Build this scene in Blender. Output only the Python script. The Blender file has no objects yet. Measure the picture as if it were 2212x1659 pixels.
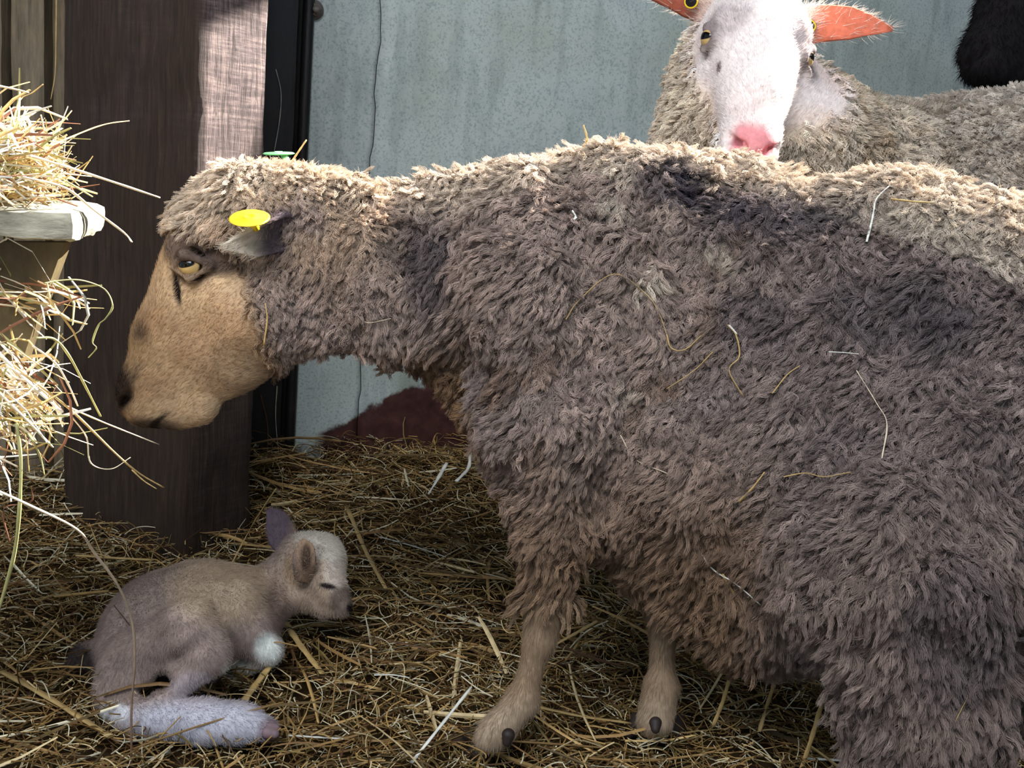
import bpy, math, numpy as np
from mathutils import Vector, Matrix
from mathutils.bvhtree import BVHTree
rng = np.random.default_rng(7)
col = bpy.context.scene.collection
scene = bpy.context.scene

# ------------------------------------------------------------------ camera, world, sun, exposure
W, H = 2212, 1659
CAM_H, PITCH, ROLL, HFOV = .65, math.radians(12), math.radians(5), math.radians(50)
F = W/2/math.tan(HFOV/2)
fw = np.array([0, math.cos(PITCH), -math.sin(PITCH)])
u0 = np.array([0, math.sin(PITCH), math.cos(PITCH)])
rt = math.cos(ROLL)*np.array([1., 0, 0])+math.sin(ROLL)*u0
up = -math.sin(ROLL)*np.array([1., 0, 0])+math.cos(ROLL)*u0
CAM = np.array([0, 0, CAM_H])
cd = bpy.data.cameras.new('camera'); cam = bpy.data.objects.new('camera', cd); col.objects.link(cam)
cd.angle = HFOV; cd.sensor_width = 36; cd.clip_start = .02
cam.matrix_world = Matrix(((rt[0], up[0], -fw[0], 0), (rt[1], up[1], -fw[1], 0), (rt[2], up[2], -fw[2], CAM_H), (0, 0, 0, 1)))
scene.camera = cam
scene.view_settings.view_transform = 'Standard'; scene.view_settings.look = 'None'
scene.view_settings.exposure = 0.35; scene.view_settings.gamma = 1; scene.view_settings.use_curve_mapping = False
SUN_EL, SUN_AZ = math.radians(37), math.radians(33)
wd = bpy.data.worlds.new('world'); scene.world = wd; wd.use_nodes = True
bg = wd.node_tree.nodes['Background']; bg.inputs[0].default_value = (.64, .80, 1, 1); bg.inputs[1].default_value = .55
sd = bpy.data.lights.new('sun', 'SUN'); sd.energy = 26; sd.angle = math.radians(.6); sd.color = (1, .95, .88)
sun = bpy.data.objects.new('sun', sd); col.objects.link(sun)
sdir = Vector((math.cos(SUN_EL)*math.cos(SUN_AZ), math.cos(SUN_EL)*math.sin(SUN_AZ), math.sin(SUN_EL)))
sun.rotation_euler = sdir.to_track_quat('Z', 'Y').to_euler(); sun.location = (3, 3, 3)
ad = bpy.data.lights.new('overhead_fill', 'AREA'); ad.shape = 'RECTANGLE'; ad.size = 1.5; ad.size_y = .9; ad.energy = 62; ad.color = (.93, .95, 1)  # added fill lamp high in front of the animals, no real opening there
al = bpy.data.objects.new('overhead_fill', ad); col.objects.link(al); al.location = (-.5, -.35, 2.1)
al.rotation_euler = (Vector((-.5, -.35, 2.1))-Vector((.1, 1.3, .3))).to_track_quat('Z', 'Y').to_euler()
scene.cycles.max_bounces = 5; scene.cycles.diffuse_bounces = 3; scene.cycles.glossy_bounces = 2; scene.cycles.transmission_bounces = 2
scene.cycles.use_adaptive_sampling = True; scene.cycles.adaptive_threshold = .03
try:
    scene.cycles.use_denoising = True
except Exception: pass

# ------------------------------------------------------------------ pixel <-> place
def ray(px, py):
    px = np.asarray(px, float); py = np.asarray(py, float)
    return fw+rt*((px-W/2)/F)[..., None]-up*((py-H/2)/F)[..., None]
def at(px, py, Y): r = ray(px, py); return CAM+r*(np.asarray(Y)/r[..., 1])[..., None]
def gr(px, py, z=.03): r = ray(px, py); return CAM+r*((z-CAM_H)/r[..., 2])[..., None]
def proj(P):
    d = P-CAM; t = d@fw
    return W/2+F*(d@rt)/t, H/2-F*(d@up)/t

# ------------------------------------------------------------------ noise
def _hash(ix, iy, iz, seed):
    n = (ix.astype(np.int64)*374761393+iy.astype(np.int64)*668265263+iz.astype(np.int64)*2147483647+seed*1274126177) & 0xffffffff
    n = ((n ^ (n >> 13))*1274126177) & 0xffffffff
    return ((n ^ (n >> 16)) & 0xffff)/32767.5-1
def noise(P, s, seed=0):
    q = P/s; i = np.floor(q); f = q-i; f = f*f*(3-2*f); i = i.astype(np.int64); r = 0
    for a in (0, 1):
        for b in (0, 1):
            for c in (0, 1):
                w = (f[..., 0] if a else 1-f[..., 0])*(f[..., 1] if b else 1-f[..., 1])*(f[..., 2] if c else 1-f[..., 2])
                r = r+w*_hash(i[..., 0]+a, i[..., 1]+b, i[..., 2]+c, seed)
    return r
def noise3(P, s, seed=0): return np.stack([noise(P, s, seed+k*17) for k in range(3)], -1)
def nrm(v): return v/np.maximum(np.linalg.norm(v, axis=-1, keepdims=True), 1e-9)
def sm(x, a, b):
    t = np.clip((x-a)/(b-a), 0, 1); return t*t*(3-2*t)
def mix(a, b, t): return a*(1-t[..., None])+np.asarray(b)*t[..., None]
def lin(r, g, b):
    c = np.array([r, g, b])/255.; return np.where(c <= .04045, c/12.92, ((c+.055)/1.055)**2.4)

# ------------------------------------------------------------------ sculpting: smooth unions of tapered limbs, meshed by surface nets
def P_(A, B, ra, rb, n=None, k=1., s=.02, sub=False): return (np.array(A, float), np.array(B, float), ra, rb, n, k, s, sub)
def sculpt(prims, lo, hi, h, bump=None):
    lo = np.array(lo); hi = np.array(hi); N = np.ceil((hi-lo)/h).astype(int)+1
    d = np.full(N, .08, np.float32)
    ax = [lo[i]+h*np.arange(N[i]) for i in range(3)]
    for A, B, ra, rb, n, k, s, sub in prims:
        m = max(ra, rb)*max(1, k)+s+.012
        a = np.clip(np.floor((np.minimum(A, B)-m-lo)/h).astype(int), 0, N); b = np.clip(np.ceil((np.maximum(A, B)+m-lo)/h).astype(int)+1, 0, N)
        if (b <= a).any(): continue
        g = np.stack(np.meshgrid(*[ax[i][a[i]:b[i]] for i in range(3)], indexing='ij'), -1)
        A2, B2 = A, B; q = g-A
        if n is not None:
            q = q+(1/k-1)*(q@n)[..., None]*n; B2 = A+(B-A)+(1/k-1)*((B-A)@n)*n
        ab = B2-A2; L2 = ab@ab
        t = np.clip(q@ab/L2, 0, 1) if L2 > 1e-12 else np.zeros(q.shape[:-1])
        dd = (np.linalg.norm(q-t[..., None]*ab, axis=-1)-(ra+(rb-ra)*t))*min(1, k)
        c = d[a[0]:b[0], a[1]:b[1], a[2]:b[2]]
        if sub:
            hh = np.clip(.5-.5*(c+dd)/s, 0, 1); r = c*(1-hh)-dd*hh+s*hh*(1-hh)
        else:
            hh = np.clip(.5+.5*(c-dd)/s, 0, 1); r = c*(1-hh)+dd*hh-s*hh*(1-hh)
        d[a[0]:b[0], a[1]:b[1], a[2]:b[2]] = r
    if bump is not None:
        near = np.abs(d) < .03; idx = np.argwhere(near); Pn = lo+h*idx
        d[near] += bump(Pn).astype(np.float32)
    ins = d < 0
    # surface nets
    c = np.zeros(N-1, int)
    for i in (0, 1):
        for j in (0, 1):
            for k2 in (0, 1): c += ins[i:N[0]-1+i, j:N[1]-1+j, k2:N[2]-1+k2]
    act = (c > 0) & (c < 8); ids = np.full(act.shape, -1, np.int64); cells = np.argwhere(act); ids[act] = np.arange(len(cells))
    acc = np.zeros((len(cells), 3)); cnt = np.zeros(len(cells))
    for e in range(3):
        o = [x for x in range(3) if x != e]
        for i in (0, 1):
            for j in (0, 1):
                p0 = cells.copy(); p0[:, o[0]] += i; p0[:, o[1]] += j; p1 = p0.copy(); p1[:, e] += 1
                d0 = d[tuple(p0.T)]; d1 = d[tuple(p1.T)]; x = (d0 < 0) != (d1 < 0)
                t = d0[x]/(d0[x]-d1[x]); pt = p0[x].astype(float); pt[:, e] += t
                acc[x] += pt; cnt[x] += 1
    V = lo+h*acc/cnt[:, None]; quads = []
    for e in range(3):
        o = [x for x in range(3) if x != e]
        s0 = [slice(None)]*3; s1 = [slice(None)]*3; s0[e] = slice(0, -1); s1[e] = slice(1, None)
        ch = ins[tuple(s0)] != ins[tuple(s1)]; pts = np.argwhere(ch)
        pts = pts[(pts[:, o[0]] > 0) & (pts[:, o[1]] > 0) & (pts[:, o[0]] < N[o[0]]-1) & (pts[:, o[1]] < N[o[1]]-1)]
        fl = ins[tuple(pts.T)]
        q = []
        for i, j in ((0, 0), (1, 0), (1, 1), (0, 1)):
            p = pts.copy(); p[:, o[0]] -= i; p[:, o[1]] -= j; q.append(ids[tuple(p.T)])
        q = np.stack(q, -1)
        if e == 1: fl = ~fl
        q[~fl] = q[~fl][:, ::-1]; quads.append(q)
    return V, np.concatenate(quads)
def join_geo(*gs):
    V = []; Q = []; o = 0
    for v, q in gs: V.append(v); Q.append(q+o); o += len(v)
    return np.concatenate(V), np.concatenate(Q)
def sheet(grid, thick, cap=True):
    """grid (n,m,3) of mid-surface points -> closed thick sheet of quads"""
    n, m = grid.shape[:2]; du = np.gradient(grid, axis=0); dv = np.gradient(grid, axis=1); N = nrm(np.cross(du, dv))
    th = thick if np.ndim(thick) else np.full((n, m), thick)
    V = np.concatenate([(grid+N*th[..., None]/2).reshape(-1, 3), (grid-N*th[..., None]/2).reshape(-1, 3)])
    I = np.arange(n*m).reshape(n, m); a = np.stack([I[:-1, :-1], I[1:, :-1], I[1:, 1:], I[:-1, 1:]], -1).reshape(-1, 4)
    Q = [a, a[:, ::-1]+n*m]; b = list(I[0, :])+list(I[1:, -1])+list(I[-1, -2::-1])+list(I[-2:0:-1, 0]); b = np.array(b); b2 = np.roll(b, -1)
    Q.append(np.stack([b, b2, b2+n*m, b+n*m], -1))
    return V, np.concatenate(Q)

# ------------------------------------------------------------------ object helpers
def tag(o, label=None, cat=None, group=None, kind=None):
    if label: o['label'] = label
    if cat: o['category'] = cat
    if group: o['group'] = group
    if kind: o['kind'] = kind
    return o
def mesh(name, V, Q, mat, parent=None, colors=None, smooth=True):
    me = bpy.data.meshes.new(name); V = np.asarray(V, np.float32); Q = np.asarray(Q, np.int32)
    me.vertices.add(len(V)); me.vertices.foreach_set('co', V.ravel())
    k = Q.shape[1]; me.loops.add(Q.size); me.loops.foreach_set('vertex_index', Q.ravel())
    me.polygons.add(len(Q)); me.polygons.foreach_set('loop_start', np.arange(len(Q), dtype=np.int32)*k)
    me.polygons.foreach_set('loop_total', np.full(len(Q), k, np.int32))
    me.update(calc_edges=True); me.validate()
    me.polygons.foreach_set('use_smooth', np.full(len(me.polygons), smooth))
    if colors is not None:
        a = me.color_attributes.new('tint', 'FLOAT_COLOR', 'POINT'); a.data.foreach_set('color', np.c_[colors, np.ones(len(colors))].astype(np.float32).ravel())
    if mat: me.materials.append(mat)
    o = bpy.data.objects.new(name, me); col.objects.link(o); o.parent = parent
    return o
def hair(name, P, rad, mat, parent, colors):
    """P (N,K,3), rad (N,K), colors (N,3)"""
    N, K = P.shape[:2]; hc = bpy.data.hair_curves.new(name); hc.add_curves([K]*N)
    hc.attributes['position'].data.foreach_set('vector', P.astype(np.float32).ravel())
    ra = hc.attributes.get('radius') or hc.attributes.new('radius', 'FLOAT', 'POINT'); ra.data.foreach_set('value', rad.astype(np.float32).ravel())
    ca = hc.attributes.new('tint', 'FLOAT_COLOR', 'CURVE'); ca.data.foreach_set('color', np.c_[colors, np.ones(N)].astype(np.float32).ravel())
    hc.materials.append(mat); o = bpy.data.objects.new(name, hc); col.objects.link(o); o.parent = parent
    return o
def tri_sample(V, Q, dens, seed=1):
    """dens: per-vertex density (points / m2) -> points, normals"""
    r = np.random.default_rng(seed); vn = np.zeros_like(V)
    fn = np.cross(V[Q[:, 2]]-V[Q[:, 0]], V[Q[:, 3]]-V[Q[:, 1]])
    for k in range(4): np.add.at(vn, Q[:, k], fn)
    vn = nrm(vn); A = .5*np.linalg.norm(fn, axis=1); lam = A*dens[Q].mean(1); cnt = r.poisson(lam)
    f = np.repeat(np.arange(len(Q)), cnt); u, v = r.random(len(f))[:, None], r.random(len(f))[:, None]; q = Q[f]
    g = lambda X: X[q[:, 0]]*(1-u)*(1-v)+X[q[:, 1]]*u*(1-v)+X[q[:, 2]]*u*v+X[q[:, 3]]*(1-u)*v
    return g(V), nrm(g(vn)), vn
def locks(Pt, Nn, flow, L, nst, rl, curl, seed=3, rad=.00035, K=7, clump=.55, lift=.5, col3=None, turns=1.6):
    """wool locks: nst strands round each root, curling and clumping to a tip"""
    r = np.random.default_rng(seed); M = len(Pt); t = np.linspace(0, 1, K)
    flow = flow-(flow*Nn).sum(-1, keepdims=True)*Nn; flow = nrm(flow); side = np.cross(Nn, flow)
    L = np.broadcast_to(L, (M,))*(r.random(M)*.5+.75); ph = 4*noise(Pt, .03, 91)+r.random(M)*1.6; sg = np.ones(M)
    dr = nrm(Nn*lift+flow*(1-lift)+side*(r.normal(size=(M, 1))*.22)+Nn*(r.normal(size=(M, 1))*.15))
    ax = Pt[:, None]+dr[:, None]*(L[:, None]*t)[..., None]+flow[:, None]*((L*.35)[:, None]*t**2)[..., None]
    a = ph[:, None]+sg[:, None]*t*6.28*turns
    am = (curl*np.ones(M))[:, None]*np.clip(t*2.2, 0, 1)
    ax = ax+side[:, None]*(am*np.cos(a))[..., None]+Nn[:, None]*(am*np.sin(a)*.8)[..., None]
    rep = np.repeat(np.arange(M), nst); th = r.random(len(rep))*6.28; rr = np.sqrt(r.random(len(rep)))*(np.broadcast_to(rl, (M,))[rep])
    off = side[rep]*(rr*np.cos(th))[:, None]+flow[rep]*(rr*np.sin(th))[:, None]
    wob = r.normal(size=(len(rep), K, 3))*(.0007*np.clip(t*3, 0, 1))[None, :, None]
    S = ax[rep]+off[:, None]*(1-clump*t)[None, :, None]+wob
    S = S+Nn[rep][:, None]*((r.random(len(rep))[:, None]-.5)*.15*L[rep][:, None]*t)[..., None]
    R = np.broadcast_to(rad, (M,))[rep][:, None]*(1-.75*t**2)[None]
    C = col3[rep]*(r.random((len(rep), 1))*.3+.85) if col3 is not None else None
    return S, R, C
def tube(pts, rad, sides=6, flat=1., nrmv=None):
    pts = np.asarray(pts, float); n = len(pts); T = nrm(np.gradient(pts, axis=0)); rad = np.broadcast_to(rad, (n,))
    ref = np.array([.13, .31, .94]) if nrmv is None else nrmv
    X = nrm(np.cross(T, ref)); Y = np.cross(X, T); a = np.arange(sides)/sides*2*np.pi
    V = pts[:, None]+rad[:, None, None]*(X[:, None]*np.cos(a)[None, :, None]+Y[:, None]*(np.sin(a)*flat)[None, :, None])
    V = V.reshape(-1, 3); Q = []
    for i in range(n-1):
        for j in range(sides):
            k = (j+1) % sides; Q.append((i*sides+j, i*sides+k, (i+1)*sides+k, (i+1)*sides+j))
    V = np.concatenate([V, pts[:1], pts[-1:]]); c0, c1 = len(V)-2, len(V)-1
    for j in range(0, sides, 2):
        Q.append((c0, (j+2) % sides, j+1, j)); b = (n-1)*sides; Q.append((c1, b+j, b+j+1, b+(j+2) % sides))
    return V, np.array(Q)
def spline(pts, n=12):
    pts = np.asarray(pts, float); m = len(pts)
    if m == 2: return pts[0]+(pts[1]-pts[0])*np.linspace(0, 1, n)[:, None]
    P = np.concatenate([[2*pts[0]-pts[1]], pts, [2*pts[-1]-pts[-2]]]); out = []
    for x in np.linspace(0, m-1, n*(m-1)+1):
        i = min(int(x), m-2); t = x-i; a, b, c, d = P[i:i+4]
        out.append(.5*(2*b+(c-a)*t+(2*a-5*b+4*c-d)*t*t+(3*b-a-3*c+d)*t**3))
    return np.array(out)
def box(lo, hi, M=None):
    lo, hi = np.array(lo, float), np.array(hi, float)
    V = np.array([[(lo, hi)[i][0], (lo, hi)[j][1], (lo, hi)[k][2]] for i in (0, 1) for j in (0, 1) for k in (0, 1)])
    Q = np.array([(0, 1, 3, 2), (4, 6, 7, 5), (0, 4, 5, 1), (2, 3, 7, 6), (0, 2, 6, 4), (1, 5, 7, 3)])
    if M is not None: V = (np.array(M)@np.c_[V, np.ones(8)].T).T[:, :3]
    return V, Q
def rough_box(lo, hi, seg, amp, M=None, seed=0, rnd=.006, nsc=.05):
    """box cut into small faces with rounded edges and a slightly uneven, worn surface"""
    lo, hi = np.array(lo, float), np.array(hi, float); sz = hi-lo; n = np.maximum(2, np.ceil(sz/seg).astype(int)); Vs = []; Qs = []; o = 0
    for e in range(3):
        u, v = [x for x in range(3) if x != e]
        for s in (0, 1):
            gu, gv = np.meshgrid(np.linspace(0, 1, n[u]+1), np.linspace(0, 1, n[v]+1), indexing='ij'); g = np.zeros(gu.shape+(3,))
            g[..., u] = gu; g[..., v] = gv; g[..., e] = s; I = np.arange(gu.size).reshape(gu.shape)+o
            q = np.stack([I[:-1, :-1], I[1:, :-1], I[1:, 1:], I[:-1, 1:]], -1).reshape(-1, 4)
            if (s == 0) != (e == 1): q = q[:, ::-1]
            Vs.append(lo+g.reshape(-1, 3)*sz); Qs.append(q); o += gu.size
    V = np.concatenate(Vs); Q = np.concatenate(Qs); c = np.clip(V, lo+rnd, hi-rnd); dd = V-c; V = c+nrm(dd)*rnd*(np.linalg.norm(dd, axis=1, keepdims=True) > 1e-9)
    V = V+noise3(V, nsc, seed)*amp+noise3(V, nsc*.3, seed+5)*amp*.4
    if M is not None: V = (np.array(M)@np.c_[V, np.ones(len(V))].T).T[:, :3]
    return V, Q

# ------------------------------------------------------------------ materials
class Mat:
    def __init__(s, name, rough=.8, spec=.2):
        s.m = bpy.data.materials.new(name); s.m.use_nodes = True; s.t = s.m.node_tree; s.b = s.t.nodes['Principled BSDF']
        s.b.inputs['Roughness'].default_value = rough; s.b.inputs['Specular IOR Level'].default_value = spec
    def n(s, ty, **kw):
        x = s.t.nodes.new(ty)
        for k, v in kw.items():
            if k in x.inputs: x.inputs[k].default_value = v
            else: setattr(x, k, v)
        return x
    def l(s, a, b): s.t.links.new(a, b)
    def coord(s, scale=(1, 1, 1), kind='Object'):
        c = s.n('ShaderNodeTexCoord'); m = s.n('ShaderNodeMapping'); m.inputs['Scale'].default_value = scale; s.l(c.outputs[kind], m.inputs[0]); return m.outputs[0]
    def noise(s, co, sc, det=6, rough=.6, dist=0):
        x = s.n('ShaderNodeTexNoise'); x.inputs['Scale'].default_value = sc; x.inputs['Detail'].default_value = det; x.inputs['Roughness'].default_value = rough; x.inputs['Distortion'].default_value = dist
        s.l(co, x.inputs['Vector']); return x.outputs['Fac']
    def ramp(s, f, st):
        x = s.n('ShaderNodeValToRGB'); e = x.color_ramp.elements
        while len(e) < len(st): e.new(.5)
        for i, (p, c) in enumerate(st): e[i].position = p; e[i].color = tuple(c)+(1,)
        s.l(f, x.inputs[0]); return x.outputs[0]
    def mixc(s, f, a, b, mode='MIX'):
        x = s.n('ShaderNodeMix', data_type='RGBA', blend_type=mode)
        for v, i in ((f, 0), (a, 6), (b, 7)):
            if hasattr(v, 'is_output'): s.l(v, x.inputs[i])
            else: x.inputs[i].default_value = v if i == 0 else tuple(v)+(1,)
        return x.outputs[2]
    def math(s, op, a, b=0.):
        x = s.n('ShaderNodeMath', operation=op)
        for v, i in ((a, 0), (b, 1)):
            if hasattr(v, 'is_output'): s.l(v, x.inputs[i])
            else: x.inputs[i].default_value = v
        return x.outputs[0]
    def bump(s, h, st=.3, dist=.005):
        x = s.n('ShaderNodeBump'); x.inputs['Strength'].default_value = st; x.inputs['Distance'].default_value = dist; s.l(h, x.inputs['Height']); s.l(x.outputs[0], s.b.inputs['Normal'])
    def color(s, c):
        if hasattr(c, 'is_output'): s.l(c, s.b.inputs['Base Color'])
        else: s.b.inputs['Base Color'].default_value = tuple(c)+(1,)
        return s
def plain(name, c, rough=.7, spec=.3, nsc=60, amt=.25):
    m = Mat(name, rough, spec); f = m.noise(m.coord(), nsc)
    c = np.array(c); m.color(m.ramp(f, [(.3, c*(1-amt)), (.7, np.minimum(c*(1+amt), 1))])); m.bump(f, .3, .001); return m.m
def hair_mat(name, rough=.9, trans=.12):
    m = Mat(name, rough, .12); a = m.n('ShaderNodeAttribute', attribute_name='tint')
    d = m.n('ShaderNodeBsdfDiffuse'); tr = m.n('ShaderNodeBsdfTranslucent'); mx = m.n('ShaderNodeMixShader'); mx.inputs[0].default_value = trans
    m.l(a.outputs['Color'], d.inputs[0]); m.l(a.outputs['Color'], tr.inputs[0]); m.l(d.outputs[0], mx.inputs[1]); m.l(tr.outputs[0], mx.inputs[2])
    m.l(mx.outputs[0], m.t.nodes['Material Output'].inputs[0]); return m.m
def tint_mat(name, rough=.85, nsc=120, bump=.3, dist=.002, sss=0, spec=.15):
    m = Mat(name, rough, spec); a = m.n('ShaderNodeAttribute', attribute_name='tint'); f = m.noise(m.coord(), nsc)
    m.color(m.mixc(.5, a.outputs['Color'], m.mixc(1., a.outputs['Color'], m.ramp(f, [(.3, (.55,)*3), (.7, (1.3,)*3)]), 'MULTIPLY')))
    m.bump(f, bump, dist)
    if sss: m.b.inputs['Subsurface Weight'].default_value = sss; m.b.inputs['Subsurface Radius'].default_value = (.01, .004, .002)
    return m.m
M_WOOL = hair_mat('wool_fibre'); M_STRAW = None
M_SKIN = tint_mat('animal_hide')
M_HOOF = plain('hoof_horn', lin(46, 38, 34), .6, .3)

# ------------------------------------------------------------------ the setting
def frame_matrix(o, x, z=(0, 0, 1)):
    x = nrm(np.array(x, float)); z = nrm(np.array(z, float)); y = np.cross(z, x)
    return Matrix(((x[0], y[0], z[0], o[0]), (x[1], y[1], z[1], o[1]), (x[2], y[2], z[2], o[2]), (0, 0, 0, 1)))
def struct(o): o['kind'] = 'structure'; return o
def ground_z(P):
    P = np.asarray(P, float); x, y = P[..., 0], P[..., 1]; Q = np.stack([x, y, x*0], -1)
    z = .012+.010*noise(Q, .16, 31)+.004*noise(Q, .05, 32)
    z = z+.05*sm(y-.30*x, 1.55, 2.1)+.015*sm(-x, .35, .6)*sm(y, 1.3, .9)
    return z
# bedding ground
gx, gy = np.meshgrid(np.linspace(-2.2, 4.2, 260), np.linspace(-1.2, 4.2, 230), indexing='ij')
V = np.stack([gx, gy, gx*0], -1); V[..., 2] = ground_z(V)-.006; V = V.reshape(-1, 3); I = np.arange(gx.size).reshape(gx.shape)
Q = np.stack([I[:-1, :-1], I[1:, :-1], I[1:, 1:], I[:-1, 1:]], -1).reshape(-1, 4)
m = Mat('trodden_bedding', .95, .1); co = m.coord(); f = m.noise(co, 60, 8, .7); f2 = m.noise(co, 6, 3)
m.color(m.mixc(f2, m.ramp(f, [(.3, lin(26, 19, 12)), (.6, lin(70, 54, 30)), (.8, lin(112, 92, 54))]), lin(50, 38, 22))); m.bump(f, .8, .01)
struct(mesh('floor', V, Q, m.m))

# old timber post, standing on its corner towards us
c0 = gr(402, 1215, .02); th = math.radians(27)
dl = np.array([-math.cos(th), math.sin(th), 0]); dr_ = np.array([math.sin(th), math.cos(th), 0])
def span(d, x):
    lo_, hi_ = .02, .6
    for _ in range(30):
        w_ = (lo_+hi_)/2; u_ = proj(np.array([c0+d*w_]))[0][0]
        if abs(u_-402) < abs(x-402): lo_ = w_
        else: hi_ = w_
    return lo_
PL, PR = span(dl, 128), span(dr_, 545)
Mp = frame_matrix((c0[0], c0[1], 0), -dl)   # local x: from left end to the corner is negative
V, Q = rough_box((-PL, 0, -.02), (0, PR, 1.75), .012, .0022, None, 3, .016, .06)
m = Mat('old_timber', .75, .25); co = m.coord((9, 9, 1.0)); gz = m.coord((1, 1, 1))
g1 = m.noise(co, 14, 8, .7, .4); g2 = m.noise(m.coord((60, 60, 2)), 3, 5, .7); g3 = m.noise(m.coord((6, 6, 70)), 2.0, 4, .75); big = m.noise(gz, 4, 4)
sx = m.n('ShaderNodeSeparateXYZ'); m.l(gz, sx.inputs[0])
lf = m.ramp(sx.outputs['Y'], [(.0, (0, 0, 0)), (.02, (1, 1, 1))])    # sawn right face; the light it catches is painted as paler wood
dark = m.mixc(big, m.ramp(g1, [(.25, lin(28, 21, 17)), (.55, lin(50, 39, 31)), (.75, lin(80, 63, 49))]), m.ramp(g2, [(.3, lin(32, 24, 18)), (.7, lin(70, 52, 38))]))
pale = m.mixc(m.ramp(g3, [(.45, (0, 0, 0)), (.62, (1, 1, 1))]), m.ramp(g2, [(.25, lin(48, 42, 44)), (.5, lin(88, 76, 76)), (.8, lin(120, 102, 96))]), lin(126, 110, 106))
pale = m.mixc(m.ramp(g1, [(.35, (1, 1, 1)), (.5, (0, 0, 0))]), pale, lin(54, 44, 42))
zz = m.ramp(m.math('ADD', sx.outputs['Z'], m.math('MULTIPLY', m.math('SUBTRACT', big, .5), .5)), [(.38, (0, 0, 0)), (.62, (1, 1, 1))])  # light on the upper post painted in: pale tone fades out downward
fac = m.math('MULTIPLY', lf, m.math('ADD', m.math('MULTIPLY', zz, .75), .15))
m.color(m.mixc(fac, dark, pale)); m.bump(m.math('ADD', g1, m.math('MULTIPLY', g2, .6)), .8, .006)
o = mesh('timber_post', V, Q, m.m); o.matrix_world = Mp
tag(o, 'thick dark timber post standing on its corner behind the lamb', 'post')

# galvanised sheet wall behind, with a rusted foot
WA = math.radians(24); wo = gr(640, 1010, .03); wdir = np.array([math.cos(WA), math.sin(WA), 0]); Mw = frame_matrix((wo[0], wo[1], 0), wdir)
MwI = np.array(Mw.inverted())
def wall_xy(px, py):   # local x, z of a pixel on the sheet
    o_, r = CAM, ray(px, py); n = np.array([-wdir[1], wdir[0], 0]); t = ((np.array([wo[0], wo[1], 0])-o_)@n)/(r@n); p = o_+r*t
    q = MwI@np.r_[p, 1]; return q[0], q[2]
cr = [wall_xy(*p) for p in ((826, -60), (820, 60), (812, 180), (805, 290), (799, 380), (780, 700), (770, 1000))]
cz = np.array([c[1] for c in cr]); cx = np.array([c[0] for c in cr]); print('crack', cr)
def sheet_piece(x0f, x1f, z0, z1, nx, nz):
    zs = np.linspace(z0, z1, nz); g = np.zeros((nx, nz, 3))
    for j, z in enumerate(zs):
        a, b = x0f(z), x1f(z); g[:, j, 0] = np.linspace(a, b, nx); g[:, j, 2] = z
    g[..., 1] = .004*noise(g*np.array([1, 1, .4]), .3, 5)+.0012*noise(g, .06, 6)
    return sheet(g, .0025)
cf = lambda z: np.interp(z, cz[::-1], cx[::-1])+.0025*math.sin(z*40)+.0012*math.sin(z*110)
pl = wall_xy(660, 300)[0]
g1_ = sheet_piece(lambda z: pl, lambda z: cf(z)-.0008, .0, 2.25, 14, 100); g2_ = sheet_piece(lambda z: cf(z)+.0008, lambda z: 2.9, .0, 2.25, 90, 100)
m = Mat('galvanised_sheet', .55, .35); co = m.coord(); n1 = m.noise(co, 3, 5, .6); n2 = m.noise(m.coord((1, 1, .25)), 14, 6, .65); n3 = m.noise(co, 220, 3, .7); n4 = m.noise(m.coord((1.6, 1, .35)), 5, 4)
base = m.ramp(n1, [(.3, lin(160, 172, 174)), (.5, lin(184, 194, 190)), (.7, lin(168, 178, 166))])
base = m.mixc(m.ramp(n2, [(.5, (0, 0, 0)), (.75, (.7, .7, .7))]), base, lin(118, 132, 124))
base = m.mixc(m.ramp(n4, [(.58, (0, 0, 0)), (.72, (.6, .6, .6))]), base, lin(112, 120, 100))
base = m.mixc(m.ramp(n3, [(.35, (.5, .5, .5)), (.5, (0, 0, 0))]), base, lin(100, 118, 120))
s2 = m.n('ShaderNodeSeparateXYZ'); m.l(m.coord(), s2.inputs[0])
xa, za = wall_xy(700, 925); xb, zb = wall_xy(945, 815); sl = (zb-za)/(xb-xa)
nz = m.noise(m.coord((1, 1, .8)), 6, 6, .65)
lim = m.math('ADD', m.math('MULTIPLY', m.math('SUBTRACT', s2.outputs['X'], xa), sl), za)
lim = m.math('MINIMUM', lim, zb+.02)
rz = m.math('ADD', m.math('SUBTRACT', s2.outputs['Z'], lim), m.math('ADD', m.math('MULTIPLY', m.math('SUBTRACT', nz, .5), .16), .5))
rx = m.ramp(m.math('ADD', s2.outputs['X'], m.math('MULTIPLY', m.math('SUBTRACT', nz, .5), .08)), [(max(0, xa-.02), (0, 0, 0)), (xa+.0, (1, 1, 1))])
rust = m.math('MULTIPLY', m.ramp(rz, [(.495, (1, 1, 1)), (.505, (0, 0, 0))]), rx)
rc = m.ramp(m.noise(co, 30, 6, .7), [(.3, lin(40, 22, 20)), (.6, lin(72, 42, 38)), (.8, lin(92, 58, 50))])
m.color(m.mixc(rust, base, rc)); m.bump(n2, .15, .003)
V, Q = join_geo(g1_, g2_); o = struct(mesh('wall_back', V, Q, m.m)); o.matrix_world = Mw

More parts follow.
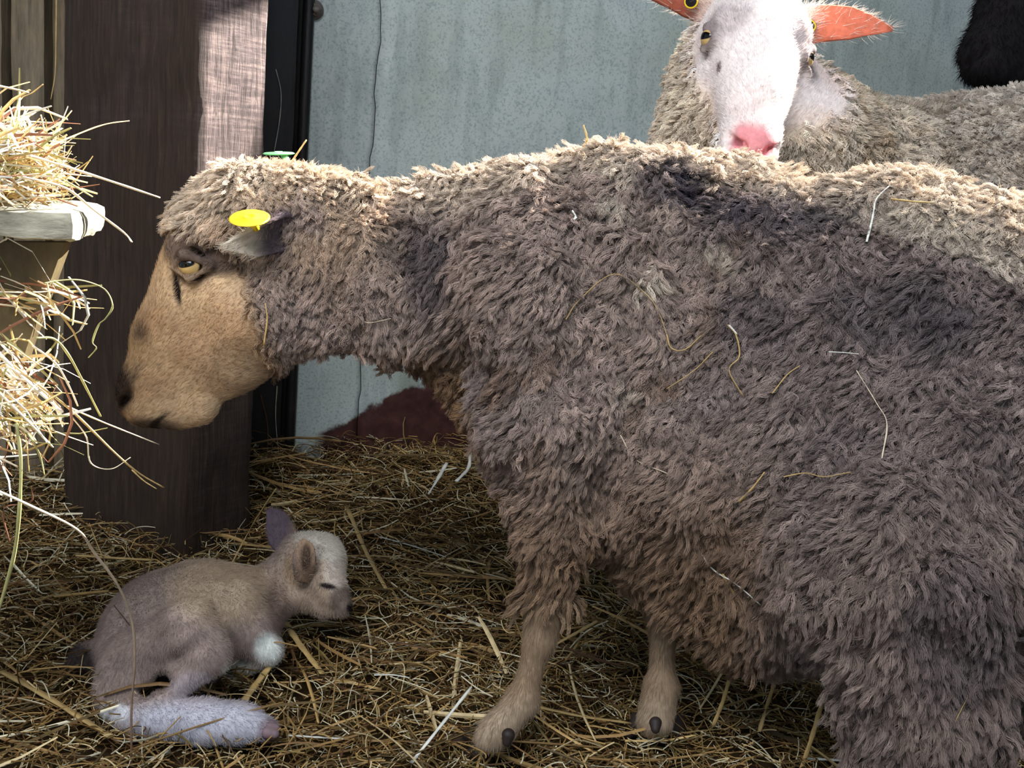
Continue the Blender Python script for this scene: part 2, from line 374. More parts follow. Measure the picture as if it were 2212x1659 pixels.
# black iron door frame between post and sheet
m = Mat('tarred_iron', .5, .4); f = m.noise(m.coord((1, 1, .3)), 40, 5); m.color(m.ramp(f, [(.3, lin(12, 11, 11)), (.6, lin(26, 23, 22)), (.85, lin(70, 60, 54))])); m.bump(f, .6, .003); M_IRON = m.m
fx0, fx1 = pl-.085, pl-.004
parts = [rough_box((fx0-.3, .03, 0), (2.9, .045, 2.25), .05, .001, None, 8, .003), rough_box((fx0, -.012, 0), (fx1-.02, .03, 1.9), .02, .0012, None, 9, .004)]
zz_ = np.linspace(0, 1.9, 40); parts.append(tube(np.stack([fx1-.004+zz_*0, -.014+zz_*0, zz_], -1), .010, 10))
V, Q = join_geo(*parts); fr = struct(mesh('trim_1', V, Q, M_IRON)); fr.matrix_world = Mw
bx_, bz_ = wall_xy(676, 22)
M_STEEL = plain('dull_steel', lin(112, 104, 96), .45, .5, 120)
hexv = [(math.cos(i*math.pi/3)*.011, math.sin(i*math.pi/3)*.011) for i in range(6)]
pr = np.array([(0, -.030), (0, -.018)]); V1, Q1 = tube([(bx_, -.004, bz_), (bx_, -.009, bz_)], .017, 20); V2, Q2 = tube([(bx_, -.008, bz_), (bx_, -.020, bz_)], .0115, 6); V3, Q3 = tube([(bx_, -.018, bz_), (bx_, -.027, bz_)], .006, 12)
V, Q = join_geo((V1, Q1), (V2, Q2), (V3, Q3)); o = mesh('hex_bolt', V, Q, M_STEEL); o.matrix_world = Mw; tag(o, 'round washer and bolt head at the top of the pale metal sheet', 'bolt')

# boarded wall to the left of the post
bl = at(100, 600, 1.72); Ml = frame_matrix((bl[0], bl[1], 0), (1, -.05, 0))
m = Mat('grey_boards', .85, .15); co = m.coord((8, 8, .8)); a_ = m.noise(co, 8, 7, .7); b_ = m.noise(m.coord(), 5, 4)
m.color(m.mixc(b_, m.ramp(a_, [(.3, lin(60, 50, 38)), (.7, lin(138, 118, 88))]), m.ramp(a_, [(.3, lin(70, 66, 58)), (.7, lin(128, 120, 104))]))); m.bump(a_, .5, .004)
ps = [rough_box((-.055, 0, 0), (-.002, .03, 1.8), .02, .001, None, 11, .004), rough_box((-.075, -.02, 0), (-.058, .03, 1.8), .02, .001, None, 12, .003)]
for i in range(7): ps.append(rough_box((-.20-i*.125, .0, 0), (-.078-i*.125, .028, 1.8), .03, .001, None, 13+i, .004))
ps.append(rough_box((-1.1, .03, 0), (.10, .05, 1.8), .06, .001, None, 30, .004))
V, Q = join_geo(*ps); o = struct(mesh('wall_left', V, Q, m.m)); o.matrix_world = Ml
# unseen wall added to the right; its raked top keeps sun off the floor
ys = np.linspace(-1., 4.2, 23); g = np.zeros((2, 23, 3)); g[..., 0] = 2.7; g[..., 1] = ys; g[1, :, 2] = .80+.69*ys+0.02*np.abs(noise(np.stack([ys, ys*0, ys*0], -1), .11, 3))
V, Q = sheet(g, .03); struct(mesh('sun_blocker_wall', V, Q, m.m, None, None, False))
# unseen roof added over the pen to hold back sky light from above
V, Q = box((-2.2, -.9, 2.25), (1.2, 4.2, 2.3)); mr = Mat('sky_blocker_boards', .9, .1); mr.color(lin(70, 60, 50)); struct(mesh('sky_blocker_roof', V, Q, mr.m))

# ------------------------------------------------------------------ sheep heads (one anatomy, different coats and poses)
KS = 1.13/F
class Frame:
    """head frame: a = backwards along the profile, b = down, s = sideways, in units of KS metres"""
    def __init__(s, O, X, Y, Z, a0=500, b0=600, k=KS): s.O = np.array(O); s.X = nrm(X); s.Y = nrm(Y); s.Z = nrm(Z); s.a0 = a0; s.b0 = b0; s.k = k
    def p(s, a, b, c=0): return s.O+s.k*((a-s.a0)*s.X-(b-s.b0)*s.Y+c*s.Z)
    def inv(s, P): d = (P-s.O)/s.k; return d@s.X+s.a0, s.b0-d@s.Y, d@s.Z
def head_prims(fr, snug=False):
    k = fr.k; Z = fr.Z; R = []
    def c(a, b, r, a2=None, b2=None, r2=None, kk=1., s=0, s2=None, sm_=30, sub=False):
        a2 = a if a2 is None else a2; b2 = b if b2 is None else b2; r2 = r if r2 is None else r2; s2 = s if s2 is None else s2
        for sg in ((1, -1) if (s or s2) else (1,)):
            R.append(P_(fr.p(a, b, s*sg), fr.p(a2, b2, s2*sg), r*k, r2*k, Z, kk, sm_*k, sub))
    c(590, 470, 92, 480, 500, 88, 1.2)              # skull
    c(440, 585, 96, 372, 730, 78, .92)              # upper nose
    c(372, 730, 78, 325, 835, 60, .86)
    c(330, 840, 62, 318, 862, 56, .98, sm_=40)       # muzzle
    c(610, 640, 125, 500, 740, 92, .70, sm_=60)     # jaw
    c(500, 745, 88, 405, 850, 52, .66, sm_=50)
    c(318, 878, 36, 350, 885, 32, 1.0, s=22, s2=26, sm_=22)   # upper lip
    c(385, 892, 34, 430, 880, 38, .95, sm_=22)      # chin
    c(545, 690, 60, 500, 640, 55, .8, s=62, s2=68, sm_=50)     # cheek
    c(430, 545, 44, 500, 540, 40, .8, s=82, s2=88, sm_=34)     # brow
    c(412, 640, 34, 395, 720, 22, .8, s=56, s2=48, sm_=40)     # cheekbone ridge
    c(445, 583, 30 if snug else 35, s=112 if snug else 108, sm_=8, sub=True)        # eye socket
    if snug: c(415, 590, 20, 440, 606, 20, .9, s=88, s2=92, sm_=20)
    lz = 124 if snug else 134; c(409, 588, 6, 438, 565, 9, 1, s=104, s2=lz, sm_=14); c(438, 565, 9, 486, 584, 7, 1, s=lz, s2=lz-15, sm_=14)   # upper lid
    c(410, 592, 5, 445, 614, 6, 1, s=106, s2=124, sm_=10); c(445, 614, 6, 484, 592, 5, 1, s=124, s2=118, sm_=10)   # lower lid
    if not snug: c(407, 606, 5, 411, 655, 3, 1, s=99, s2=88, sm_=10, sub=True)   # tear groove
    c(268, 872, 8, 300, 850, 10, 1, s=30, s2=60, sm_=10, sub=True)  # nostril
    c(278, 880, 6, 268, 872, 8, 1, s=12, s2=30, sm_=10, sub=True)
    c(285, 925, 5, 345, 917, 6, 1, s=10, s2=60, sm_=8, sub=True); c(345, 917, 6, 412, 862, 5, 1, s=60, s2=70, sm_=8, sub=True)  # mouth
    return R
def eyeball(fr, parent, mat, sg, rr=29, look=.25):
    n = 24; V = []; Q = []
    th, ph = np.meshgrid(np.linspace(0, np.pi, n+1), np.linspace(0, 2*np.pi, 2*n, endpoint=False), indexing='ij')
    V = np.stack([np.sin(th)*np.cos(ph), np.sin(th)*np.sin(ph), np.cos(th)], -1)
    V = (V*(1+.07*np.clip((V[..., 2:]-.75)/.25, 0, 1))*rr*fr.k).reshape(-1, 3)
    for i in range(n):
        for j in range(2*n): Q.append((i*2*n+j, (i+1)*2*n+j, (i+1)*2*n+(j+1) % (2*n), i*2*n+(j+1) % (2*n)))
    o = mesh('eye', V, np.array(Q), mat); c = fr.p(446, 586, 103*sg); z = nrm(sg*fr.Z-look*fr.X); x = nrm(fr.X*.97+fr.Y*.1); x = nrm(x-(x@z)*z); y = np.cross(z, x)
    o.matrix_world = Matrix(((x[0], y[0], z[0], c[0]), (x[1], y[1], z[1], c[1]), (x[2], y[2], z[2], c[2]), (0, 0, 0, 1))); o.parent = parent; o.matrix_parent_inverse = Matrix()
    return o
def eye_mat(name, iris, R=30*KS):
    m = Mat(name, .12, .3); s_ = m.n('ShaderNodeSeparateXYZ'); m.l(m.coord(), s_.inputs[0]); X_, Y_, Z_ = [s_.outputs[i] for i in range(3)]
    d = m.math('SQRT', m.math('ADD', m.math('MULTIPLY', X_, X_), m.math('MULTIPLY', Y_, Y_)))
    pu = m.math('SQRT', m.math('ADD', m.math('POWER', m.math('ABSOLUTE', m.math('DIVIDE', X_, R*.68)), 2.), m.math('POWER', m.math('ABSOLUTE', m.math('DIVIDE', m.math('SUBTRACT', Y_, R*.06), R*.30)), 2.)))
    ir = m.ramp(m.math('DIVIDE', d, R), [(.3, iris), (.76, iris*.8), (.84, lin(30, 22, 16)), (.95, lin(50, 40, 34))])
    m.color(m.mixc(m.ramp(pu, [(.85, (1, 1, 1)), (1., (0, 0, 0))]), ir, lin(8, 8, 10))); return m.m
M_EYE = eye_mat('amber_eye', lin(190, 160, 105))
def ear_sheet(fr, spine, wid, cup, thick=9, n=14, m_=11, flip=1):
    """cupped ear: spine in head units, half widths, cupping depth; w axis = across, c axis = cup direction"""
    sp = spline([fr.p(*q[:3]) for q in spine], 6); T = nrm(np.gradient(sp, axis=0)); u = np.linspace(0, 1, len(sp))
    wv = [nrm(fr.X*q[0]+fr.Y*q[1]+fr.Z*q[2]) for q in cup['w']]; W_ = nrm(np.array([wv[0]*(1-x)+wv[-1]*x for x in u])); W_ = nrm(W_-(W_*T).sum(-1, keepdims=True)*T)
    C_ = np.cross(T, W_)*flip; wd_ = np.interp(u, np.linspace(0, 1, len(wid)), wid)*fr.k; cp = np.interp(u, np.linspace(0, 1, len(cup['d'])), cup['d'])*fr.k
    v = np.linspace(-1, 1, m_); g = sp[:, None]+W_[:, None]*(wd_[:, None]*np.sin(v*1.35)/np.sin(1.35))[..., None]-C_[:, None]*(cp[:, None]*(np.cos(v*1.35)-.2))[..., None]
    th = thick*fr.k*np.interp(u, [0, .7, 1], [1.4, 1, .5])[:, None]*np.ones(m_)[None]
    return sheet(g, th)
def fur(name, V, Q, dens, L, dirf, colf, parent, rad=.00022, K=4, seed=5, lift=.35, spread=.25, mat=None):
    Pt, Nn, _ = tri_sample(V, Q, dens, seed); r = np.random.default_rng(seed); D = dirf(Pt, Nn); D = D-(D*Nn).sum(-1, keepdims=True)*Nn; D = nrm(D)
    Lm = L(Pt) if callable(L) else np.full(len(Pt), L); Lm = Lm*(r.random(len(Pt))*.6+.7); t = np.linspace(0, 1, K)
    d = nrm(D*(1-lift)+Nn*lift+r.normal(size=D.shape)*spread); S = Pt[:, None]-Nn[:, None]*.0005+d[:, None]*(Lm[:, None]*t)[..., None]+D[:, None]*(Lm[:, None]*.3*t**2)[..., None]
    C = colf(Pt)*(r.random((len(Pt), 1))*.4+.8)
    return hair(name, S, rad*(1-.8*t)[None]*np.ones((len(Pt), 1)), mat or M_WOOL, parent, C)
G = np.array([0, 0, -1.])

# ------------------------------------------------------------------ the big ewe
LAT = nrm(np.array([.10, 1, 0]))
def E_(a, b, Y, r, a2=None, b2=None, Y2=None, r2=None, k=1., s=.05, n=LAT, sub=False):
    a2 = a if a2 is None else a2; b2 = b if b2 is None else b2; Y2 = Y if Y2 is None else Y2; r2 = r if r2 is None else r2
    return P_(at(a, b, Y), at(a2, b2, Y2), r*Y/F, r2*Y2/F, n, k, s, sub)
ef = Frame(CAM+ray(500, 600)*1.13, rt, up, -fw)
body = [E_(448, 492, 1.13, 58, 540, 448, 1.13, 74, k=1.3, s=.02), E_(540, 436, 1.13, 70, 650, 452, 1.13, 78, k=1.3, s=.02),
        E_(690, 560, 1.14, 148, 850, 592, 1.15, 148, k=.76, s=.03),
        E_(850, 592, 1.15, 148, 1060, 650, 1.17, 190, k=.74, s=.03),
        E_(1170, 590, 1.16, 240, 1210, 760, 1.16, 225, k=.82),
        E_(1150, 620, 1.075, 125, 1190, 880, 1.07, 120, k=.8, s=.025),     # near shoulder
        E_(1130, 640, 1.24, 120, 1190, 880, 1.24, 115, k=.8),
        E_(1400, 582, 1.16, 250, 1430, 880, 1.15, 280, k=.86),
        E_(1650, 668, 1.13, 270, 1650, 980, 1.12, 360, k=.88),
        E_(1560, 1120, 1.13, 215, 1680, 1210, 1.10, 235, k=.9),   # low belly
        E_(1950, 702, 1.09, 300, 1930, 950, 1.08, 330, k=.86),
        E_(2230, 800, 1.06, 320, 2450, 900, 1.03, 300, k=.84),
        E_(2010, 980, .98, 185, 1945, 1230, .94, 205, k=.8, s=.035),   # near thigh
        E_(1945, 1230, .94, 205, 1995, 1560, .95, 145, k=.85, s=.03),
        E_(2010, 1560, .96, 150, 2020, 1780, .98, 75, k=.9, s=.03),
        E_(2380, 1000, 1.18, 220, 2330, 1350, 1.20, 150, k=.85),      # far thigh
        E_(2330, 1350, 1.2, 140, 2300, 1500, 1.20, 60),
        E_(2300, 1480, 1.2, 60, 2290, 1650, 1.20, 34),
        E_(2620, 760, 1.02, 70, 2680, 1050, 1.0, 30),                 # tail
        # near front leg
        E_(1160, 930, 1.08, 120, 1195, 1130, 1.07, 58, k=.9, s=.04),
        E_(1195, 1130, 1.07, 54, 1178, 1320, 1.065, 37, s=.02),
        E_(1178, 1300, 1.065, 40, 1168, 1380, 1.06, 33, s=.02),
        E_(1165, 1380, 1.06, 31, 1130, 1510, 1.055, 28, s=.015),
        E_(1128, 1515, 1.055, 38, 1072, 1580, 1.04, 38, s=.015), E_(1075, 1575, 1.045, 36, 1052, 1598, 1.035, 30, s=.01),
        # far front leg
        E_(1330, 930, 1.2, 120, 1425, 1180, 1.17, 56, k=.9, s=.04),
        E_(1425, 1180, 1.17, 54, 1432, 1340, 1.15, 32, s=.02),
        E_(1432, 1340, 1.15, 30, 1430, 1480, 1.13, 27, s=.015),
        E_(1428, 1490, 1.13, 40, 1415, 1555, 1.12, 43, s=.015)]
def wool_mask(P):
    """1 where long wool grows"""
    u, v = proj(P); a, b, s = ef.inv(P)
    edge = np.interp(b, [430, 500, 520, 560, 640, 760, 820], [395, 405, 470, 545, 560, 600, 610])
    w = sm(a-edge, -25, 30)
    w = w*(1-sm(v, 1230, 1330)*(u < 1310)*(u > 1000))
    w = w*(1-sm(v, 1255, 1300)*sm(u, 1530, 1490)*(u > 1310)*(P[..., 1] > 1.07))
    return w
def ewe_bump(P):
    u, v = proj(P); w = wool_mask(P)*sm(u, 600, 800)
    q = P+.012*noise3(P, .05, 14); q = np.stack([q[..., 0]-.30*q[..., 2], q[..., 1], q[..., 2]*.36], -1)
    return -w*(.009*noise(P, .055, 3)+.006*noise(P*np.array([1, 1, .6]), .022, 4)+.0095*(np.abs(noise(q, .0125, 6))-.25)*sm(u, 500, 760))
hp = head_prims(ef)
def cutx(V, Q, keep):
    k = keep(V[Q].mean(1)); Q = Q[k]; used = np.unique(Q); mp = -np.ones(len(V), int); mp[used] = np.arange(len(used)); return V[used], mp[Q]
allp = body+hp
Vb, Qb = sculpt(allp, (-.42, .78, .0), (.95, 1.42, .78), .0042, ewe_bump)
hb = ef.p(480, 640)
Vh, Qh = sculpt(allp, hb-np.array([.16, .12, .19]), hb+np.array([.11, .12, .19]), .0021, ewe_bump)
inhead = lambda c, e=0.: (ef.inv(c)[0] < 618+e)
Vb, Qb = cutx(Vb, Qb, lambda c: ~inhead(c)); Vh, Qh = cutx(Vh, Qh, lambda c: inhead(c, 3))
ear_n = ear_sheet(ef, [(665, 515, 84), (640, 522, 130), (592, 545, 165), (530, 556, 182)], [26, 42, 34, 5], dict(w=[(.1, .85, .5), (.3, .85, .4)], d=[22, 20, 10, 0]), 10, flip=-1)
ear_f = ear_sheet(ef, [(620, 490, -80), (590, 420, -130), (575, 350, -170), (560, 320, -195)], [26, 36, 28, 5], dict(w=[(.9, .2, .3), (.9, .3, .3)], d=[22, 20, 10, 0]), 10, flip=-1)
nE = len(Vb)+len(Vh); V, Q = join_geo((Vb, Qb), (Vh, Qh), ear_n, ear_f)
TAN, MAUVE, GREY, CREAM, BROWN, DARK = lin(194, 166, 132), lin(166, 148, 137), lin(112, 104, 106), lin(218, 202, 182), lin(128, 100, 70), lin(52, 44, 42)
def blob(P, fr, a, b, ra, rb=None, ang=0):
    x, y, s = fr.inv(P); rb = rb or ra; dx, dy = x-a, y-b; c, s_ = math.cos(ang), math.sin(ang)
    d = np.sqrt(((dx*c+dy*s_)/ra)**2+((-dx*s_+dy*c)/rb)**2); return 1-sm(d, .55, 1.15)
def pb(P, a, b, ra, rb=None, ang=0):
    u, v = proj(P); rb = rb or ra; dx, dy = u-a, v-b; c, s = math.cos(ang), math.sin(ang); return 1-sm(np.sqrt(((dx*c+dy*s)/ra)**2+((-dx*s+dy*c)/rb)**2), .6, 1.15)
def ewe_color(P):
    u, v = proj(P); a, b, s = ef.inv(P); n1 = noise(P, .09, 11)*.5+.5; n2 = noise(P, .03, 12)*.5+.5
    C = mix(np.tile(MAUVE, (len(P), 1)), GREY, sm(n1, .5, .9)*.6); C = mix(C, BROWN*1.1, sm(n2+n1, 1.1, 1.6)*.45)
    C = mix(C, GREY*.9, sm(u, 1450, 1800)*.45)
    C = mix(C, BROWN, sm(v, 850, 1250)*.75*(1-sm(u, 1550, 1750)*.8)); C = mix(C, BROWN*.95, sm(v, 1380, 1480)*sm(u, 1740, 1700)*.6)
    C = mix(C, BROWN, sm(v, 690, 800)*(u < 1020)*.8)
    C = mix(C, MAUVE*1.15, sm(u, 950, 700)*.5); C = mix(C, lin(196, 172, 146), sm(u, 980, 820)*(1-sm(v, 470, 640))*.75*sm(n2, 0, .5))  # tan upper neck: soft light falling there put into the wool colour
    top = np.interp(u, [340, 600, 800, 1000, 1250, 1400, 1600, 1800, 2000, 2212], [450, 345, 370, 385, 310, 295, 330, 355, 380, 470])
    C = mix(C, CREAM, (1-sm(v-top-30*n1, 10, 85+sm(u, 1600, 2100)*70))*.75)  # cream topline: sunlit band along the back painted into the wool
    for x, y, rx, ry, an_, s_ in ((1450, 385, 90, 45, .3, 1), (1560, 440, 80, 40, .2, .8), (1700, 470, 130, 40, .1, .7), (1960, 660, 200, 90, .1, .75), (1640, 690, 110, 80, .2, .6), (930, 560, 60, 120, 0, .7), (1850, 960, 120, 60, .2, .3), (2060, 1330, 120, 170, 0, .5), (880, 520, 90, 60, 0, .5)):  # grey patches; those on the neck paint in shade at the shoulder crease
        C = mix(C, lin(84, 78, 84), pb(P, x, y, rx, ry, an_)*s_*np.clip(.35+n2, 0, 1))
    for x, y, rx, ry, an_ in ((1330, 440, 40, 26, .9), (1480, 470, 60, 30, .5), (1560, 540, 60, 20, .4), (1400, 600, 40, 30, -.4), (1990, 480, 190, 46, .2), (2130, 560, 110, 40, .4), (1350, 370, 90, 26, .2), (1330, 830, 70, 20, .2)):
        C = mix(C, lin(206, 194, 176), pb(P, x, y, rx, ry, an_)*.7*sm(n2, .25, .6))
    hm = 1-wool_mask(P); hd = (a < 640)*hm
    Hc = mix(np.tile(TAN, (len(P), 1)), lin(160, 124, 92), sm(n2, .4, .8)*.5)
    Hc = mix(Hc, lin(134, 112, 88), blob(P, ef, 560, 800, 150, 70)*.6)
    Hc = mix(Hc, lin(96, 82, 76), blob(P, ef, 440, 545, 75, 48)*.9)
    Hc = mix(Hc, lin(60, 50, 48), blob(P, ef, 505, 575, 55, 38)*.9)
    Hc = mix(Hc, lin(98, 84, 76), blob(P, ef, 445, 590, 55, 42)*.7)
    Hc = mix(Hc, lin(26, 22, 22), blob(P, ef, 410, 632, 9, 44, -.18))
    Hc = mix(Hc, lin(104, 90, 80), blob(P, ef, 470, 790, 110, 60, .3)*.45*sm(n1, .3, .7)); Hc = mix(Hc, lin(76, 64, 58), blob(P, ef, 296, 780, 40, 95, .4)*.9*sm(n2, .1, .6))
    Hc = mix(Hc, lin(58, 48, 46), blob(P, ef, 268, 845, 46, 60, .3)*.95)
    Hc = mix(Hc, lin(66, 58, 54), blob(P, ef, 330, 925, 70, 26)*.8); Hc = mix(Hc, lin(24, 19, 18), blob(P, ef, 282, 868, 24, 14, -.5)*.95)
    Hc = mix(Hc, lin(30, 24, 22), blob(P, ef, 345, 915, 45, 7, -.6)*.9)
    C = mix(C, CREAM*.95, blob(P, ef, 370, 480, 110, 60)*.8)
    C = mix(C, Hc, hd)
    leg = hm*(v > 1150); Lc = mix(np.tile(lin(148, 126, 102), (len(P), 1)), lin(172, 156, 134), sm(v, 1480, 1560)*.5)
    return mix(C, Lc, leg)
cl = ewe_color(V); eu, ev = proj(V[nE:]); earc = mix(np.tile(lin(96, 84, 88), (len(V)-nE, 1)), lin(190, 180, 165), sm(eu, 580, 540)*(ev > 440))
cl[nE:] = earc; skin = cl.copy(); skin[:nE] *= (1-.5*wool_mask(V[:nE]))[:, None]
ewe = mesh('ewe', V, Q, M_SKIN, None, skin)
tag(ewe, 'tan-faced brown-grey ewe with shaggy fleece, yellow ear tag, standing over the lamb', 'sheep')
for sg in (1, -1): eyeball(ef, ewe, M_EYE, sg)
# fleece
Vn, Qn = V[:nE], Q[(Q < nE).all(1)]
wm = wool_mask(Vn); u_, v_ = proj(Vn)
vn_ = tri_sample(Vn, Qn, np.zeros(nE))[2]; face = sm(-(vn_*nrm(Vn-CAM)).sum(-1), -.35, .1)
dens = 42000*wm*(.15+.85*face)*((u_ < 2330)*.85+.15)*(1+.7*sm(u_, 900, 600))
Pt, Nn, _ = tri_sample(Vn, Qn, dens, 2)
u_, v_ = proj(Pt); fl = 1.7*G-.15*rt+.35*noise3(Pt, .07, 51)+.15*noise3(Pt, .02, 61); fl = fl+np.outer(sm(u_, 1000, 650), rt)*.35
hd_ = sm(u_, 760, 560)
bel = sm(v_, 950, 1300); tuft = np.exp(-((u_-390)/70)**2-((v_-450)/60)**2)+np.exp(-((u_-470)/60)**2-((v_-380)/40)**2); Ln = .0135-.003*hd_+.006*bel+.005*tuft+.004*sm(noise(Pt, .06, 71), .1, .6); rl = .0024-.0005*hd_
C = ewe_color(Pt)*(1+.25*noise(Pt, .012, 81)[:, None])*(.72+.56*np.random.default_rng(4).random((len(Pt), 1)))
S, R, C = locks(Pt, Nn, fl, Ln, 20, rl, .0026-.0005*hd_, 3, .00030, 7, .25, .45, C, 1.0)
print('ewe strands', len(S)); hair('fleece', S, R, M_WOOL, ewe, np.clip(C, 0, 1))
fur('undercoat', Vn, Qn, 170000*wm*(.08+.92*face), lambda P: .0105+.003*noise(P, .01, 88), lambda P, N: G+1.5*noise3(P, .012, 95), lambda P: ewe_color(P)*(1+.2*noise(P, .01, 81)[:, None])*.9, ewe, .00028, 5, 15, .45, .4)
# short hair of face and legs
dens = 420000*np.clip(1-wm, 0, 1)*(.1+.9*face); dens[Vn[:, 2] < .015] = 0
a_, b_, s_ = ef.inv(Vn); dens *= (1-blob(Vn, ef, 446, 583, 26, 21)*(np.abs(s_) > 70))
def edir(P, N):
    a, b, s = ef.inv(P); d = np.where((a < 640)[:, None], ef.X*.6+ef.Y*.55, G); return d
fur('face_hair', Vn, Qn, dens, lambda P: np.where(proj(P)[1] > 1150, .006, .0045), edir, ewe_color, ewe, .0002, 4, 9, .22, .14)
fur('ear_hair', V, Q[(Q >= nE).all(1)], np.full(len(V), 200000.), .006, lambda P, N: -ef.X+0*P, lambda P: mix(np.tile(lin(104, 92, 94), (len(P), 1)), lin(205, 196, 180), sm(proj(P)[0], 590, 545)*(proj(P)[1] > 440)), ewe, .0003, 4, 19, .3, .3)
# ear tags
def disc(r, t, n=40):
    prof = [(0, t*.5), (r*.2, t*.5), (r*.24, t*1.2), (r*.3, t*.5), (r*.9, t*.5), (r, 0), (r*.9, -t*.5), (0, -t*.5)]; V = []; Q = []
    for i, (a, z) in enumerate(prof):
        for j in range(n): V.append((max(a, 1e-5)*math.cos(j/n*6.2832), max(a, 1e-5)*math.sin(j/n*6.2832), z))
    for i in range(len(prof)-1):
        for j in range(n): Q.append((i*n+j, (i+1)*n+j, (i+1)*n+(j+1) % n, i*n+(j+1) % n))
    return np.array(V), np.array(Q)
def put(o, c, z, parent):
    z = nrm(z); x = nrm(np.cross(z, [.3, .2, .9])); y = np.cross(z, x)
    o.matrix_world = Matrix(((x[0], y[0], z[0], c[0]), (x[1], y[1], z[1], c[1]), (x[2], y[2], z[2], c[2]), (0, 0, 0, 1))); o.parent = parent; o.matrix_parent_inverse = Matrix()
M_YEL = plain('yellow_plastic', lin(250, 214, 40), .4, .4, 60, .06); M_GRN = plain('green_plastic', lin(120, 205, 130), .4, .4, 60, .06)
V, Q = disc(.0192, .002); o = mesh('ear_tag', V, Q, M_YEL); put(o, ef.p(588, 502, 205), nrm(ef.Y*.84+ef.Z*.55+ef.X*.04), ewe); tag(o, 'yellow button ear tag')
V, Q = tube([ef.p(592, 506, 203), ef.p(596, 520, 180)], .0035, 10); mesh('tag_pin', V, Q, M_YEL, ewe)
V, Q = disc(.0175, .002); o = mesh('ear_tag', V, Q, M_GRN); put(o, ef.p(566, 296, -170), nrm(ef.Y*.97+ef.Z*.27), ewe); tag(o, 'green button ear tag')
V, Q = tube([ef.p(580, 300, -160), ef.p(592, 330, -150)], .004, 10); mesh('tag_pin', V, Q, M_GRN, ewe)
# cloven hooves
def hooves(parent, c, fwd, L=.05, w=.017, h=.032, mat=None):
    fwd = nrm(np.array(fwd, float)); sd_ = nrm(np.cross(G, fwd)); mat = mat or M_HOOF
    for sg in (-1, 1):
        b = c+sd_*sg*w*.95; lo_ = np.minimum.reduce([b, b+fwd*L])-.035; hi_ = np.maximum.reduce([b, b+fwd*L])+.035
        pr = [P_(b+(0, 0, h*.45), b+fwd*L*.55+(0, 0, h*.35), h*.5, h*.36, sd_, w/(h*.55), .008), P_(b+fwd*L*.5+(0, 0, h*.3), b+fwd*L*.9+sd_*sg*-.003+(0, 0, h*.16), h*.36, h*.18, sd_, w/(h*.55), .006),
              P_(b+(0, 0, -.5), b+(0, 0, -.5), .5, .5, None, 1, .003, True)]
        V, Q = sculpt(pr, lo_, hi_, .0025); mesh('hoof', V, Q, mat, parent)
hooves(ewe, gr(1072, 1622, .004)*[1, 1, 0]+[0, 0, .004], (-1, -.35, 0)); hooves(ewe, gr(1428, 1580, .004)*[1, 1, 0]+[0, 0, .004], (-.7, -.7, 0))
hc_ = at(2020, 1780, .98); hooves(ewe, np.array([hc_[0], hc_[1], .002]), (-1, -.2, 0)); hc_ = at(2290, 1650, 1.2); hooves(ewe, np.array([hc_[0], hc_[1], .002]), (-1, -.2, 0))
dc = ef; V, Q = sculpt([P_(at(1416, 1562, 1.075), at(1416, 1575, 1.07), .007, .005)], at(1416, 1568, 1.07)-.03, at(1416, 1568, 1.07)+.03, .002); mesh('dewclaw', V, Q, M_HOOF, ewe)
V, Q = sculpt([P_(at(1098, 1588, 1.01), at(1095, 1602, 1.008), .007, .005)], at(1096, 1592, 1.01)-.03, at(1096, 1592, 1.01)+.03, .002); mesh('dewclaw', V, Q, M_HOOF, ewe)

# ------------------------------------------------------------------ the white-faced sheep behind
vw = nrm(ray(1640, 200)); rv = nrm(rt-(rt@vw)*vw); uv = np.cross(rv, vw)
D0 = nrm(-.67*uv-.74*vw); S0 = nrm(rv*math.cos(.20)*math.cos(.2)-uv*math.sin(.20)+vw*math.sin(.2)); D0 = nrm(D0-(D0@S0)*S0); W0 = nrm(np.cross(S0, D0)); W0 = W0 if W0@(-vw) > 0 else -W0
Xw = nrm(-.483*D0-.875*W0); Yw = nrm(-.875*D0+.483*W0)
wf = Frame((0, 0, 0), Xw, Yw, S0, k=KS*1.17); wf.O = at(1632, 312, 1.36)-wf.p(275, 862, 0)
wp = head_prims(wf, True); nk = wf.p(640, 600, 0)
wbody = [P_(nk, at(1640, 300, 1.60), .075, .125, None, 1, .05), P_(wf.p(660, 560), at(1560, 330, 1.58), .05, .09, None, 1, .04), E_(1640, 300, 1.60, 170, 1830, 485, 1.74, 235), E_(1850, 480, 1.76, 235, 2120, 492, 1.80, 258), E_(2120, 492, 1.80, 258, 2520, 470, 1.86, 262),
         E_(2780, 440, 1.9, 60, 2820, 650, 1.9, 30)]
for (a, Y) in ((1850, 1.66), (1930, 1.86), (2560, 1.76), (2600, 1.96)):
    p = at(a, 560, Y); wbody += [P_(p, (p[0], p[1], .25), .10, .045, None, 1, .04), P_((p[0], p[1], .27), (p[0], p[1], .03), .03, .024, None, 1, .02)]
def wmask(P):
    a, b, s = wf.inv(P); edge = np.interp(b, [440, 520, 600, 700, 800], [600, 585, 550, 480, 420]); return np.maximum(sm(a-edge, -20, 25), sm(np.linalg.norm(P-wf.p(470, 640), axis=-1), .17, .20))
def w_bump(P): return -wmask(P)*(.007*noise(P, .05, 7)+.004*noise(P, .02, 8))
allw = wp+wbody; c_ = wf.p(470, 640)
b0 = np.min([np.minimum(p[0], p[1])-max(p[2], p[3])*1.2 for p in allw], 0); b1 = np.max([np.maximum(p[0], p[1])+max(p[2], p[3])*1.2 for p in allw], 0); b0[2] = 0
g1_ = sculpt(allw, b0, b1, .009, w_bump); g2_ = sculpt(allw, c_-.23, c_+.23, .0026, w_bump)
